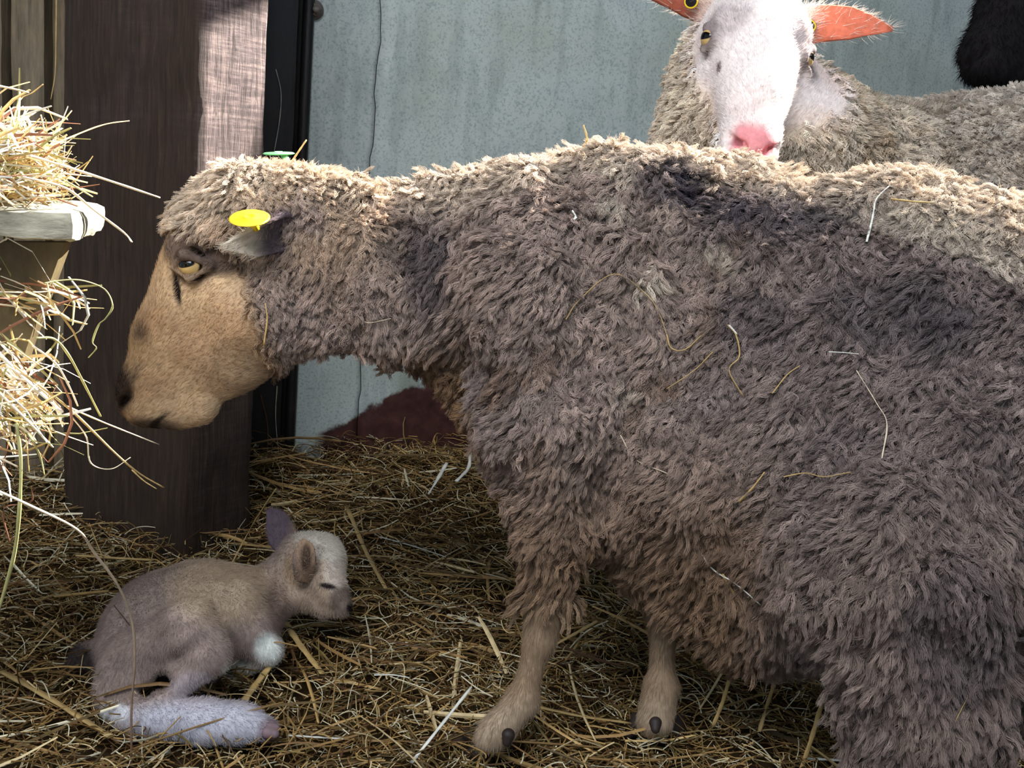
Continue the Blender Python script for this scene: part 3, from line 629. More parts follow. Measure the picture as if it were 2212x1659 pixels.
hin = lambda c, e=0.: (wf.inv(c)[0] < 640+e) & (np.linalg.norm(c-c_, axis=-1) < .225+e*KS)
g1_ = cutx(*g1_, lambda c: ~hin(c)); g2_ = cutx(*g2_, lambda c: hin(c, 5))
def wear(sg):
    wv_ = (uv@Xw, uv@Yw, .15*sg); b = wf.p(585, 480, 84*sg); sp = [b+wf.k*(d*sg*rv+e*uv-f_*vw) for d, e, f_ in ((0, 0, 0), (60, 20+30*(sg < 0), 6), (160, 22+70*(sg < 0), 10), (258, 8+150*(sg < 0), 4))]
    return ear_sheet(wf, [tuple(float(x) for x in wf.inv(q)) for q in sp], [28, 44, 36, 5], dict(w=[wv_, wv_], d=[24, 18, 8, 0]), 9, flip=-sg)
g3_, g4_ = wear(1), wear(-1); nW = len(g1_[0])+len(g2_[0]); nE1 = nW+len(g3_[0])//2; nE2 = nW+len(g3_[0]); V, Q = join_geo(g1_, g2_, g3_, g4_)
def w_color(P):
    a, b, s = wf.inv(P); n2 = noise(P, .03, 15)*.5+.5; n1 = noise(P, .08, 16)*.5+.5; w = wmask(P)
    W_ = mix(np.tile(lin(226, 212, 192), (len(P), 1)), lin(188, 168, 142), sm(n2+n1, .9, 1.5)); W_ = mix(W_, lin(206, 198, 190), sm((P-CAM)@rt, .5, .7)*.5)
    Fc = mix(np.tile(lin(240, 230, 226), (len(P), 1)), lin(214, 190, 180), sm(n2, .5, .9)*.35)
    Fc = mix(Fc, lin(206, 180, 150), blob(P, wf, 540, 770, 130, 110)*.6)
    Fc = mix(Fc, lin(96, 82, 78), blob(P, wf, 446, 585, 54, 48)*(np.abs(s) > 60)*.9)
    Fc = mix(Fc, lin(150, 136, 138), blob(P, wf, 400, 560, 40, 52)*(np.abs(s) > 30)*.55)  # grey brow patch: shade in the fold painted on
    Fc = mix(Fc, lin(90, 60, 60), blob(P, wf, 395, 668, 13, 17)*(s < -40)*.85)
    Fc = mix(Fc, lin(226, 148, 152), blob(P, wf, 268, 862, 42, 44)*(1-sm(np.abs(s), 38, 64))); Fc = mix(Fc, lin(120, 60, 66), blob(P, wf, 283, 862, 20, 10, -.5)*(np.abs(s) > 26)*.8)
    return mix(Fc, W_, w)
cl = w_color(V); cl[nW:] = lin(232, 222, 214)
EAR_GLOW = lin(212, 118, 92)  # orange of sunlight through the ear, painted on its inner side
n3 = len(g3_[0])
for o0 in (nW, nE2):
    h_ = n3//2; A_ = slice(o0, o0+h_); B_ = slice(o0+h_, o0+n3); fa = (V[A_].mean(0)-V[B_].mean(0))@(CAM-V[A_].mean(0)); cl[A_ if fa > 0 else B_] = EAR_GLOW*(1 if o0 == nW else .55)
es_ = np.abs(wf.inv(V[nW:])[2]); cl[nW:] = mix(cl[nW:], lin(226, 206, 196), (1-sm(es_, 105, 165))*.85)
ws = mesh('white_faced_sheep', V, Q, M_SKIN, None, cl)
tag(ws, 'white-faced cream sheep with a pink nose, looking over the ewe\'s back', 'sheep')
for sg in (1, -1): eyeball(wf, ws, eye_mat('gold_eye', lin(196, 166, 110), 31*wf.k), sg, 31, .6)
Vn, Qn = V[:nW], Q[(Q < nW).all(1)]; wm = wmask(Vn); vn_ = tri_sample(Vn, Qn, np.zeros(nW))[2]; face = sm(-(vn_*nrm(Vn-CAM)).sum(-1), -.4, .1); u_, v_ = proj(Vn)
vis = (sm(v_, 620, 480)*(u_ < 2300)*.95+.05)*(Vn[:, 2] > .2)
Pt, Nn, _ = tri_sample(Vn, Qn, 30000*wm*(.1+.9*face)*vis, 12)
C = w_color(Pt)*(1+.25*noise(Pt, .014, 82)[:, None])*(.75+.5*np.random.default_rng(6).random((len(Pt), 1))); fl = G+.5*noise3(Pt, .06, 52)
S, R, C = locks(Pt, Nn, fl, .013, 8, .0030, .0028, 13, .0006, 7, .1, .65, C, 1.1); fur('undercoat', Vn, Qn, 120000*wm*(.05+.95*face)*vis, .010, lambda P, N: G+1.5*noise3(P, .012, 96), lambda P: w_color(P)*.92, ws, .00035, 5, 16, .45, .4); print('white strands', len(S)); hair('fleece', S, R, M_WOOL, ws, np.clip(C, 0, 1))
dens = 200000*np.clip(1-wm, 0, 1)*(.05+.95*face)*(Vn[:, 2] > .4); a_, b_, s_ = wf.inv(Vn); dens *= (1-blob(Vn, wf, 444, 585, 48, 42)*(np.abs(s_) > 70))*(1-blob(Vn, wf, 262, 868, 62, 56)*(np.abs(s_) < 90))
fur('face_hair', Vn, Qn, dens, .0055, lambda P, N: wf.X*.6+wf.Y*.6+0*P, w_color, ws, .0003, 4, 29, .25, .18)
fur('ear_hair', V, Q[(Q >= nW).all(1)], np.where(cl[:, 2] < .2, 9000., 200000.), .012, lambda P, N: np.sign((P-wf.O)@wf.Z)[:, None]*wf.Z-.5*G, lambda P: np.tile(lin(232, 222, 210), (len(P), 1)), ws, .0003, 4, 39, .4, .4)
for a_, s_, mt in ((590, 128, M_YEL), (596, -150, M_YEL)):
    sg = 1 if s_ > 0 else -1; V_, Q_ = disc(.0095, .002); c = wf.p(585, 480, 84*sg)+wf.k*(60*sg*rv+(14+26*(sg < 0))*uv-46*vw); o = mesh('ear_tag', V_, Q_, mt); put(o, c, nrm(-vw+.2*uv), ws); o['label'] = 'small yellow round ear tag'
    V_, Q_ = disc(.0075, .003); o2 = mesh('tag_button', V_, Q_, M_IRON); put(o2, c+nrm(-vw+.2*uv)*.002, nrm(-vw+.2*uv), ws)
for (a, Y) in ((1850, 1.66), (1930, 1.86), (2560, 1.76), (2600, 1.96)):
    p = at(a, 560, Y); hooves(ws, np.array([p[0], p[1], .004]), (-1, -.1, 0))

# ------------------------------------------------------------------ the black sheep, only its muzzle in view
an = .10; Xb = nrm(rt*math.cos(an)-up*math.sin(an)); Yb = nrm(up*math.cos(an)+rt*math.sin(an)); bf = Frame((0, 0, 0), Xb, Yb, -fw, k=KS*1.4); bf.O = at(2078, 118, 1.95)-bf.p(262, 850)
nb = bf.p(640, 560); tz = .62
bb = [P_(nb, (1.5, 2.28, .66), .10, .16, None, 1, .05), P_((1.5, 2.30, .60), (2.1, 2.42, .60), .20, .21, None, 1, .05), P_((2.29, 2.46, .66), (2.37, 2.47, .45), .03, .02, None, 1, .03)]
for x, y in ((1.5, 2.22), (1.47, 2.42), (2.1, 2.32), (2.07, 2.52)): bb += [P_((x, y, .5), (x, y, .25), .08, .035, None, 1, .04), P_((x, y, .27), (x, y, .03), .03, .022, None, 1, .02)]
bp = head_prims(bf)+bb; b0 = np.min([np.minimum(p[0], p[1])-max(p[2], p[3])*1.2 for p in bp], 0); b1 = np.max([np.maximum(p[0], p[1])+max(p[2], p[3])*1.2 for p in bp], 0); b0[2] = 0
V, Q = sculpt(bp, b0, b1, .006, lambda P: -.006*noise(P, .04, 9)*sm(bf.inv(P)[0], 560, 640)); BK = lin(26, 23, 24)
e1 = ear_sheet(bf, [(620, 480, 85), (620, 460, 150), (640, 470, 250)], [28, 44, 5], dict(w=[(.6, .8, 0)], d=[20, 12, 0]), 9); e2 = ear_sheet(bf, [(620, 480, -85), (620, 460, -150), (640, 470, -250)], [28, 44, 5], dict(w=[(.6, .8, 0)], d=[20, 12, 0]), 9)
V, Q = join_geo((V, Q), e1, e2); bs = mesh('black_sheep', V, Q, M_SKIN, None, np.tile(BK, (len(V), 1))); tag(bs, 'black sheep showing only its dark muzzle above the cream sheep\'s back', 'sheep')
for sg in (1, -1): eyeball(bf, bs, M_EYE, sg)
u_, v_ = proj(V); fur('fleece', V, Q, np.where((u_ < 2300) & (v_ < 300) & (v_ > -80), 60000., 3000.), .012, lambda P, N: G+0*P, lambda P: np.tile(BK*1.3, (len(P), 1)), bs, .0004, 4, 49, .4, .3)
for x, y in ((1.5, 2.22), (1.47, 2.42), (2.1, 2.32), (2.07, 2.52)): hooves(bs, np.array([x, y, .004]), (-1, -.1, 0))

# ------------------------------------------------------------------ the newborn lamb curled on the straw
L_ = lambda *a, **k: E_(*a, n=None, **{**dict(s=.014), **k})
lamb = [L_(430, 1348, 1.20, 128, 332, 1415, 1.17, 126, s=.03), L_(355, 1362, 1.20, 132, 400, 1350, 1.20, 128, s=.03), L_(500, 1330, 1.22, 95, 545, 1350, 1.22, 66, s=.03), L_(440, 1290, 1.22, 72, 510, 1310, 1.23, 68, s=.02),
        L_(505, 1322, 1.185, 84, 545, 1356, 1.175, 58, s=.008),
        L_(300, 1440, 1.12, 88, 412, 1352, 1.075, 66, s=.007),           # haunch
        L_(412, 1348, 1.065, 62, 452, 1410, 1.055, 44, s=.010),           # stifle
        L_(452, 1420, 1.055, 44, 290, 1545, 1.05, 30, s=.010),         # shank
        L_(285, 1545, 1.05, 32, 245, 1540, 1.07, 20, s=.010),           # hock
        L_(290, 1548, 1.045, 40, 440, 1560, 1.035, 46, s=.010), L_(430, 1555, 1.035, 46, 520, 1562, 1.035, 43, s=.012), L_(520, 1562, 1.035, 42, 575, 1572, 1.03, 25, s=.010),
        L_(350, 1452, 1.10, 74, 250, 1500, 1.10, 50, s=.018),
        L_(300, 1500, 1.11, 60, 420, 1480, 1.16, 40, s=.015),
        L_(520, 1360, 1.19, 60, 572, 1398, 1.17, 33, s=.012),           # forearm
        L_(572, 1398, 1.17, 32, 585, 1405, 1.165, 28, s=.008), L_(570, 1420, 1.17, 24, 505, 1450, 1.19, 19, s=.008), L_(505, 1450, 1.19, 19, 470, 1475, 1.2, 17, s=.006),
        L_(545, 1380, 1.28, 40, 520, 1420, 1.26, 28), 
        L_(520, 1295, 1.25, 62, 610, 1265, 1.29, 52, s=.022), L_(590, 1300, 1.25, 44, 620, 1250, 1.28, 50, s=.02),   # neck
        L_(655, 1210, 1.29, 62, 688, 1205, 1.28, 58, s=.018),           # skull
        L_(695, 1225, 1.26, 50, 722, 1285, 1.23, 30, s=.014), L_(722, 1285, 1.23, 29, 742, 1310, 1.22, 20, s=.01),  # face
        L_(650, 1275, 1.27, 46, 700, 1305, 1.24, 28, s=.016), L_(700, 1308, 1.235, 24, 738, 1318, 1.225, 15, s=.008),     # jaw
        L_(699, 1263, 1.20, 4, 722, 1268, 1.195, 4, s=.004, sub=True),  # closed eyelid line
        L_(748, 1306, 1.195, 4, 752, 1312, 1.19, 3, s=.003, sub=True),
        L_(185, 1425, 1.17, 34, 165, 1440, 1.165, 24, s=.016), L_(230, 1440, 1.16, 30, 185, 1428, 1.17, 32, s=.016),
        P_(at(352, 1476, 1.00), at(350, 1472, 1.12), .011, .010, None, 1, .008, True), P_(at(318, 1496, 1.00), at(314, 1494, 1.11), .008, .008, None, 1, .008, True)]  # tail
pts_ = [q for p in lamb for q in (p[0], p[1])]; b0 = np.min(pts_, 0)-.08; b1 = np.max(pts_, 0)+.08; b0[2] = .002
def l_bump(P):
    u, v = proj(P); fold = np.sin((u*.55+v*.35)/9+2*noise(P, .04, 22)); m1 = np.exp(-((u-500)/45)**2-((v-1300)/55)**2); m2 = np.exp(-((u-380)/60)**2-((v-1390)/32)**2)
    f2 = np.sin((v*.9+u*.55)/10.)
    m3 = np.exp(-((u-600)/38)**2-((v-1300)/40)**2)
    return -(.0040*m1*fold+.0030*m2*f2+.0034*m3*fold+.0012*noise(P, .02, 23))
V, Q = sculpt(lamb, b0, b1, .0024, l_bump)
def learr(spine, wid, w, d, flip):
    sp = spline([at(*q) for q in spine], 6); T = nrm(np.gradient(sp, axis=0)); u = np.linspace(0, 1, len(sp)); W_ = nrm(np.array(w)); W_ = nrm(W_-(T@W_)[:, None]*T); C_ = np.cross(T, W_)*flip
    wd_ = np.interp(u, np.linspace(0, 1, len(wid)), wid)*1.27/F; cp = np.interp(u, [0, .4, 1], d)*1.27/F; v = np.linspace(-1, 1, 11)
    return sheet(sp[:, None]+W_[:, None]*(wd_[:, None]*np.sin(v*1.4)/np.sin(1.4))[..., None]-C_[:, None]*(cp[:, None]*(np.cos(v*1.4)-.2))[..., None], np.interp(u, [0, 1], [.0045, .0022])[:, None]*np.ones(11)[None])
nL = len(V)
la = learr([(655, 1250, 1.235), (657, 1215, 1.222), (658, 1185, 1.225), (652, 1166, 1.23)], [16, 24, 20, 4], rt, [12, 12, 0], 1)
lb = learr([(628, 1190, 1.31), (612, 1160, 1.32), (598, 1125, 1.33), (580, 1100, 1.34)], [24, 34, 28, 5], rt*.9+up*.3, [16, 14, 0], 1)
V, Q = join_geo((V, Q), la, lb)
def l_color(P):
    n = noise(P, .02, 24)*.5+.5; C = mix(np.tile(lin(160, 143, 134), (len(P), 1)), lin(128, 112, 108), sm(n, .4, .9)*.5)
    C = mix(C, lin(188, 168, 138), pb(P, 480, 1270, 130, 90)*.6); C = mix(C, lin(110, 92, 84), pb(P, 600, 1310, 28, 70)*.7)
    C = mix(C, lin(190, 190, 200), pb(P, 440, 1562, 200, 60)*.9); C = mix(C, lin(200, 190, 196), pb(P, 420, 1490, 60, 45)*.5); C = mix(C, lin(228, 232, 226), pb(P, 578, 1402, 34, 40)*.95); C = mix(C, lin(220, 222, 226), pb(P, 245, 1538, 40, 22)*.8)
    C = mix(C, lin(206, 204, 190), pb(P, 520, 1450, 45, 28)*.8)
    hd = pb(P, 700, 1240, 110, 110); C = mix(C, lin(176, 156, 134), hd*.8); C = mix(C, lin(206, 200, 188), pb(P, 690, 1170, 70, 38, .5)*.9); C = mix(C, lin(204, 196, 186), pb(P, 726, 1235, 30, 50)*.6)
    C = mix(C, lin(96, 84, 78), pb(P, 742, 1295, 34, 34)*.85); C = mix(C, lin(40, 32, 32), pb(P, 708, 1266, 22, 7, .2)); C = mix(C, lin(30, 26, 26), pb(P, 756, 1312, 9, 12)); C = mix(C, lin(150, 124, 92), pb(P, 640, 1230, 30, 40)*.6)
    C = mix(C, lin(110, 96, 90), pb(P, 685, 1190, 20, 14)*.4)
    C = mix(C, lin(58, 50, 48), pb(P, 168, 1432, 44, 50)*.95); C = mix(C, lin(120, 104, 110), pb(P, 580, 1575, 26, 30)*.8)
    return C
cl = l_color(V); ue, ve = proj(V[nL:]); cl[nL:] = mix(mix(np.tile(lin(158, 132, 108), (len(V)-nL, 1)), lin(110, 96, 104), sm(ue, 650, 620)), lin(60, 44, 36), pb(V[nL:], 661, 1204, 15, 34)*.95)
lo_ = mesh('lamb', V, Q, M_SKIN, None, cl); tag(lo_, 'sleeping grey-brown newborn lamb curled up on the straw beside the post', 'lamb')
def ldir(P, N): u, v = proj(P); t = np.stack([np.where(v > 1500, 1., .3), -.15+0*u], -1); return t[:, :1]*rt+t[:, 1:]*up+G*.6
fur('lamb_wool', V[:nL], Q[(Q < nL).all(1)], np.full(nL, 520000.), .0042, ldir, l_color, lo_, .0002, 4, 59, .5, .4)
fur('ear_hair', V, Q[(Q >= nL).all(1)], np.full(len(V), 330000.), .004, lambda P, N: up+0*P, lambda P: mix(np.tile(lin(176, 158, 140), (len(P), 1)), lin(136, 120, 130), sm(proj(P)[0], 640, 610)), lo_, .0002, 4, 69, .45, .4)
V, Q = sculpt([P_(at(583, 1570, 1.028), at(595, 1575, 1.025), .007, .005, None, 1, .005), P_(at(580, 1582, 1.022), at(593, 1585, 1.018), .007, .005, None, 1, .002)], at(580, 1575, 1.025)-.04, at(580, 1575, 1.025)+.04, .0015)
o = mesh('hoof', V, Q, plain('newborn_hoof', lin(120, 100, 104), .6, .3), lo_); o['label'] = 'pale soft pinkish grey hoof'

# ------------------------------------------------------------------ straw and hay
M_STRAW = tint_mat('straw', .6, 90, .2, .001, 0, .3)
SC = [lin(178, 146, 92), lin(146, 116, 72), lin(116, 88, 54), lin(200, 180, 136), lin(96, 78, 48), lin(130, 112, 70), lin(84, 60, 38), lin(214, 206, 176)]
def stalk_mass(C, D, L, wid, colr, seed, bend=.12, K=5, flat=.45):
    r = np.random.default_rng(seed); N = len(C); D = nrm(D); t = np.linspace(-.5, .5, K); B = nrm(np.cross(D, r.normal(size=(N, 3))))
    kink = r.normal(size=(N, 1))*bend; c = C[:, None]+D[:, None]*(L[:, None]*t)[..., None]+B[:, None]*((kink*L[:, None])*(1-4*t**2))[..., None]
    X = nrm(np.cross(D, [.1, .2, .97])); a = r.random(N)*3.14; Y = np.cross(X, D); X2 = X*np.cos(a)[:, None]+Y*np.sin(a)[:, None]; Y2 = np.cross(X2, D)
    s = np.stack([X2, Y2*flat, -X2, -Y2*flat], 1); tp = 1-.35*np.abs(2*t)**3
    V = (c[:, :, None]+s[:, None]*(wid[:, None]*tp)[..., None, None]).reshape(-1, 3); o = np.arange(N)[:, None, None]*K*4+np.arange(K-1)[None, :, None]*4
    j = np.arange(4)[None, None]; jn = (j+1) % 4; Q = np.stack([o+j, o+jn, o+4+jn, o+4+j], -1).reshape(-1, 4)
    e = np.arange(N)*K*4; Q = np.concatenate([Q, np.stack([e+3, e+2, e+1, e], -1), np.stack([e+(K-1)*4+i for i in range(4)], -1)])
    return V, Q, np.repeat(colr, K*4, axis=0)
def straw_bed(N, seed, lmin, lmax, wmin, wmax, up_, tilt, bright=1.):
    r = np.random.default_rng(seed); x = r.random(N)*2.9-1.15; y = .55+r.random(N)**1.15*2.0; k = (y < 2.02+.445*(x+.36)); x, y = x[k], y[k]; N = len(x)
    C = np.stack([x, y, 0*x], -1); C[:, 2] = ground_z(C)+r.random(N)*up_; th = r.random(N)*6.28; tl = r.normal(size=N)*tilt
    D = np.stack([np.cos(th), np.sin(th), np.tan(tl)], -1); L = lmin+(lmax-lmin)*r.random(N)**1.6; w = wmin+(wmax-wmin)*r.random(N)**2; C[:, 2] += np.abs(np.sin(tl))*L*.3
    cc = np.array(SC)[r.choice(len(SC), N, p=[.17, .2, .17, .1, .12, .12, .07, .05])]*(.75+.5*r.random((N, 1)))*bright
    return stalk_mass(C, D, L, w, cc, seed, .06)
A_ = [straw_bed(9000, 101, .03, .12, .0007, .0017, .018, .10), straw_bed(2600, 102, .06, .20, .0012, .0030, .030, .10), straw_bed(1500, 103, .05, .16, .0008, .0020, .045, .30)]
V, Q = join_geo(*[(a[0], a[1]) for a in A_]); tag(mesh('straw_bedding', V, Q, M_STRAW, None, np.concatenate([a[2] for a in A_]), False), 'trampled golden straw bedding covering the ground', 'straw', kind='stuff')
r = np.random.default_rng(5); N = 52000; x = r.random(N)*2.3-1.0; y = .6+r.random(N)**1.2*1.8; k = y < 2.02+.445*(x+.36); x, y = x[k], y[k]; N = len(x); C = np.stack([x, y, 0*x], -1); C[:, 2] = ground_z(C)+r.random(N)**2*.035
th = r.random(N)*6.28; D = np.stack([np.cos(th), np.sin(th), r.normal(size=N)*.3], -1); L = .012+.05*r.random(N)**2; t = np.linspace(-.5, .5, 5); S = C[:, None]+D[:, None]*(L[:, None]*t)[..., None]+(r.normal(size=(N, 1, 3))*.12*L[:, None, None])*(1-4*t**2)[None, :, None]
tag(hair('chaff', S, np.full((N, 5), .00055)*(r.random((N, 1))+.5), M_WOOL, None, np.array(SC)[r.integers(0, 8, N)]*(.7+.6*r.random((N, 1)))), 'fine broken chaff scattered through the straw bedding', 'chaff', kind='stuff')

def stalk(name, pts, w, colr, label, cat, group=None, flat=.6, sides=6, taper=.6):
    sp = spline(pts, 7 if len(pts) > 2 else 10); u = np.linspace(0, 1, len(sp)); wv = w*(1-(1-taper)*u)*(1+.12*np.sin(u*23+w*9e3)); V, Q = tube(sp, wv, sides, flat)
    c = np.tile(colr, (len(V), 1)) if np.ndim(colr) == 1 else np.array(colr)[0]*(1-np.clip((V-sp[0])@(sp[-1]-sp[0])/((sp[-1]-sp[0])@(sp[-1]-sp[0])), 0, 1))[:, None]+np.array(colr)[1]*np.clip((V-sp[0])@(sp[-1]-sp[0])/((sp[-1]-sp[0])@(sp[-1]-sp[0])), 0, 1)[:, None]
    return tag(mesh(name, V, Q, M_STRAW, None, c), label, cat, group)
GO, PA, GN, BR, WH = lin(212, 180, 118), lin(238, 222, 192), lin(160, 158, 104), lin(110, 72, 52), lin(226, 226, 214)
HAY = [([(60, 335, .86), (90, 344, .87), (220, 385, .90), (345, 427, .94)], .0022, PA, 'long straight pale hay stalk aimed at the ewe\'s forehead'),
 ([(50, 350, .9), (95, 322, .92), (180, 285, .96), (230, 268, .98), (279, 261, 1.0)], .0014, GO, 'slender arched hay stalk crossing the dark post above the rack'),
 ([(48, 385, .9), (85, 330, .9), (120, 282, .91), (155, 239, .92)], .0014, GO, 'short straight golden hay stalk slanting up across the arched one'),
 ([(45, 382, .86), (110, 396, .87), (150, 411, .88), (205, 455, .9), (268, 503, .92), (285, 523, .92)], .0018, PA, 'bent pale hay stalk drooping over the end of the rack rail'),
 ([(-20, 183, .85), (20, 190, .86), (62, 200, .87)], .0016, PA, 'topmost stubby hay stalk, lying almost level'),
 ([(20, 310, .9), (30, 260, .91), (43, 216, .92), (70, 200, .93), (93, 182, .93)], .0010, GO, 'thin kinked hay wisp rising up from the heap on the rack'),
 ([(95, 612, .86), (130, 606, .87), (178, 606, .88), (226, 625, .9), (243, 660, .9), (228, 688, .9), (213, 702, .9), (200, 738, .9), (208, 752, .9), (191, 773, .9)], .0011, GN, 'curly hay tendril hooking downward below the rack rail'),
 ([(78, 730, .84), (118, 733, .85), (150, 770, .86), (185, 836, .88), (217, 899, .9)], .0018, GN, 'greenish bent hay stalk hanging toward the ewe\'s nose'),
 ([(70, 746, .84), (120, 785, .85), (148, 832, .86), (168, 877, .87)], .0014, PA, 'pinkish pale hay stalk just under the greenish bent one'),
 ([(140, 876, .87), (230, 915, .9), (343, 960, .94)], .0014, PA, 'straight hay stalk ending just below the ewe\'s muzzle'),
 ([(30, 790, .84), (95, 840, .85), (160, 892, .87), (250, 980, .9), (300, 1022, .92), (353, 1053, .94)], .0018, GO, 'longest slanting hay stalk with a forked tip'),
 ([(285, 1015, .915), (310, 1038, .92), (338, 1056, .925)], .0012, GO, 'forked side tip beside the longest slanting hay stalk'),
 ([(155, 900, .87), (187, 945, .88), (196, 1000, .89), (240, 1013, .9), (282, 988, .91)], .0010, PA, 'thin hay wisp bending sharply back up at its end'),
 ([(-15, 835, .82), (50, 900, .83), (114, 966, .85)], .0020, PA, 'stout pale hay stalk slanting down at the frame edge'),
 ([(36, 915, .83), (45, 1000, .83), (41, 1110, .83), (30, 1200, .84), (0, 1310, .85), (-14, 1360, .86)], .0020, GN, 'green-gold hay stalk hanging straight down the left side'),
 ([(-10, 985, .82), (38, 1008, .83)], .0020, PA, 'short blunt pale hay stalk beside the hanging green one'),
 ([(45, 915, .84), (72, 955, .84), (88, 990, .85), (96, 1026, .85)], .0014, GN, 'greenish fine hay stalk curving down, ending in a point'),
 ([(46, 905, .84), (58, 960, .84), (63, 1020, .84)], .0009, GO, 'very thin short hay straw hanging beside the curved green one'),
 ([(15, 740, .84), (80, 785, .85), (150, 826, .86)], .0012, GO, 'fine straight hay stalk through the tangle under the rack'),
 ([(-5, 900, .83), (70, 915, .84), (148, 915, .85)], .0014, GO, 'level golden hay stalk across the lower tangle'),
 ([(-5, 1060, .80), (60, 1090, .81), (165, 1143, .84), (205, 1196, .87), (255, 1265, .9), (285, 1340, .93), (291, 1430, .95), (284, 1530, .97), (284, 1670, .985)], .0019, (PA, BR), 'very long arching hay stalk hanging down in front of the lamb'),
 ([(20, 1170, .86), (8, 1100, .86), (66, 1085, .87), (68, 1050, .87)], .0011, BR, 'short brown hay wisp beside the long arching stalk')]
for pts, w, c, lab in HAY: stalk('hay_stalk', [at(*p) for p in pts], w, np.array(c)*1.0, lab, 'hay', 'loose hay stalks hanging from the rack')
def hay_mass(blobs, seed):
    r = np.random.default_rng(seed); Cs = []; Ds = []; Ls = []; Ws = []
    for a, b, Y, ra, rb, ry, n, dx, dz, sp in blobs:
        q = r.normal(size=(n, 3)); q /= np.maximum(np.linalg.norm(q, axis=1, keepdims=True), 1.); c = at(np.full(n, a), np.full(n, b), Y)+rt*(q[:, :1]*ra*Y/F)+up*(q[:, 1:2]*rb*Y/F)+np.array([0, 1, 0])*q[:, 2:]*ry
        Cs.append(c); d = nrm(np.array([dx, .3, dz]))+r.normal(size=(n, 3))*sp; Ds.append(d); Ls.append(.02+.07*r.random(n)); Ws.append(.0006+.0010*r.random(n))
    C, D, L, W_ = map(np.concatenate, (Cs, Ds, Ls, Ws)); cc = np.array([PA, GO, GO*.8, PA, WH*.95, BR*1.6, GN])[r.integers(0, 7, len(C))]*(.7+.4*r.random((len(C), 1)))
    return stalk_mass(C, D, L, W_, cc, seed, .16)
V, Q, c = hay_mass([(-10, 340, .90, 85, 62, .07, 420, .9, .1, .8), (-60, 390, .9, 150, 45, .08, 350, .9, .1, .7), (30, 300, .9, 40, 60, .04, 26, .5, .9, .5), (-60, 620, .92, 110, 90, .05, 110, .8, -.2, .6), (70, 640, .9, 70, 26, .03, 22, 1, -.1, .4), (110, 660, .9, 40, 30, .02, 12, 1, -.4, .6), (-40, 830, .86, 120, 80, .05, 130, .8, -.6, .6), (40, 900, .86, 80, 50, .03, 50, .8, -.6, .6), (-80, 960, .86, 80, 90, .05, 50, .6, -.8, .6)], 77)
tag(mesh('hay', V, Q, M_STRAW, None, c, False), 'sunlit tangled hay spilling out of the feed rack', 'hay', kind='stuff')

# feed rack on the left
Mr = frame_matrix(at(152, 470, .86), (1, .10, 0)); rk = bpy.data.objects.new('feed_rack', None); col.objects.link(rk); rk.location = at(-120, 1200, .9)*[1, 1, 0]
tag(rk, 'weathered wooden feed rack corner under the bright hay', 'feed rack')
m = Mat('bleached_board', .85, .2); co = m.coord((1, 5, 5)); f = m.noise(co, 22, 7, .7); f2 = m.noise(m.coord(), 45, 3); f3 = m.noise(m.coord((1, 1, 1)), 14, 5)
b_ = m.ramp(f, [(.3, lin(118, 114, 98)), (.6, lin(176, 172, 152)), (.8, lin(206, 200, 178))]); b_ = m.mixc(m.ramp(f2, [(.66, (0, 0, 0)), (.72, (1, 1, 1))]), b_, lin(66, 34, 28)); m.color(m.mixc(m.ramp(f3, [(.62, (0, 0, 0)), (.7, (.7, .7, .7))]), b_, lin(214, 196, 140))); m.bump(f, .6, .004); M_RAIL = m.m
def par(o, p): o.parent = p; o.matrix_parent_inverse = Matrix.Translation(-p.location)
V, Q = rough_box((-.62, 0, -.020), (0, .10, .004), .007, .0030, Mr, 41, .005, .03); o = mesh('rail', V, Q, M_RAIL); par(o, rk)
m = Mat('mossy_plate', .6, .3); f = m.noise(m.coord((1, 1, .6)), 16, 7, .7); m.color(m.ramp(f, [(.3, lin(58, 48, 34)), (.55, lin(96, 84, 58)), (.8, lin(128, 118, 84))])); m.bump(f, .4, .003); M_PL = m.m
po = [(-420, 520), (139, 524), (58, 750), (20, 870), (-420, 900)]; fr_ = np.array([at(a, b, .905+max(0, -a)*0) for a, b in po]); bk_ = fr_+np.array([0, .016, 0])
n_ = len(po); me = bpy.data.meshes.new('side_plate'); me.from_pydata([tuple(p) for p in np.concatenate([fr_, bk_])], [], [tuple(range(n_))[::-1], tuple(range(n_, 2*n_))]+[(i, (i+1) % n_, (i+1) % n_+n_, i+n_) for i in range(n_)]); me.materials.append(M_PL)
o = bpy.data.objects.new('side_plate', me); col.objects.link(o); par(o, rk)
pa = at(-260, 520, .93); V, Q = rough_box((pa[0]-.03, pa[1]-.0, 0), (pa[0]+.03, pa[1]+.06, pa[2]+.02), .02, .001, None, 44, .004); o = mesh('leg', V, Q, M_PL); par(o, rk)

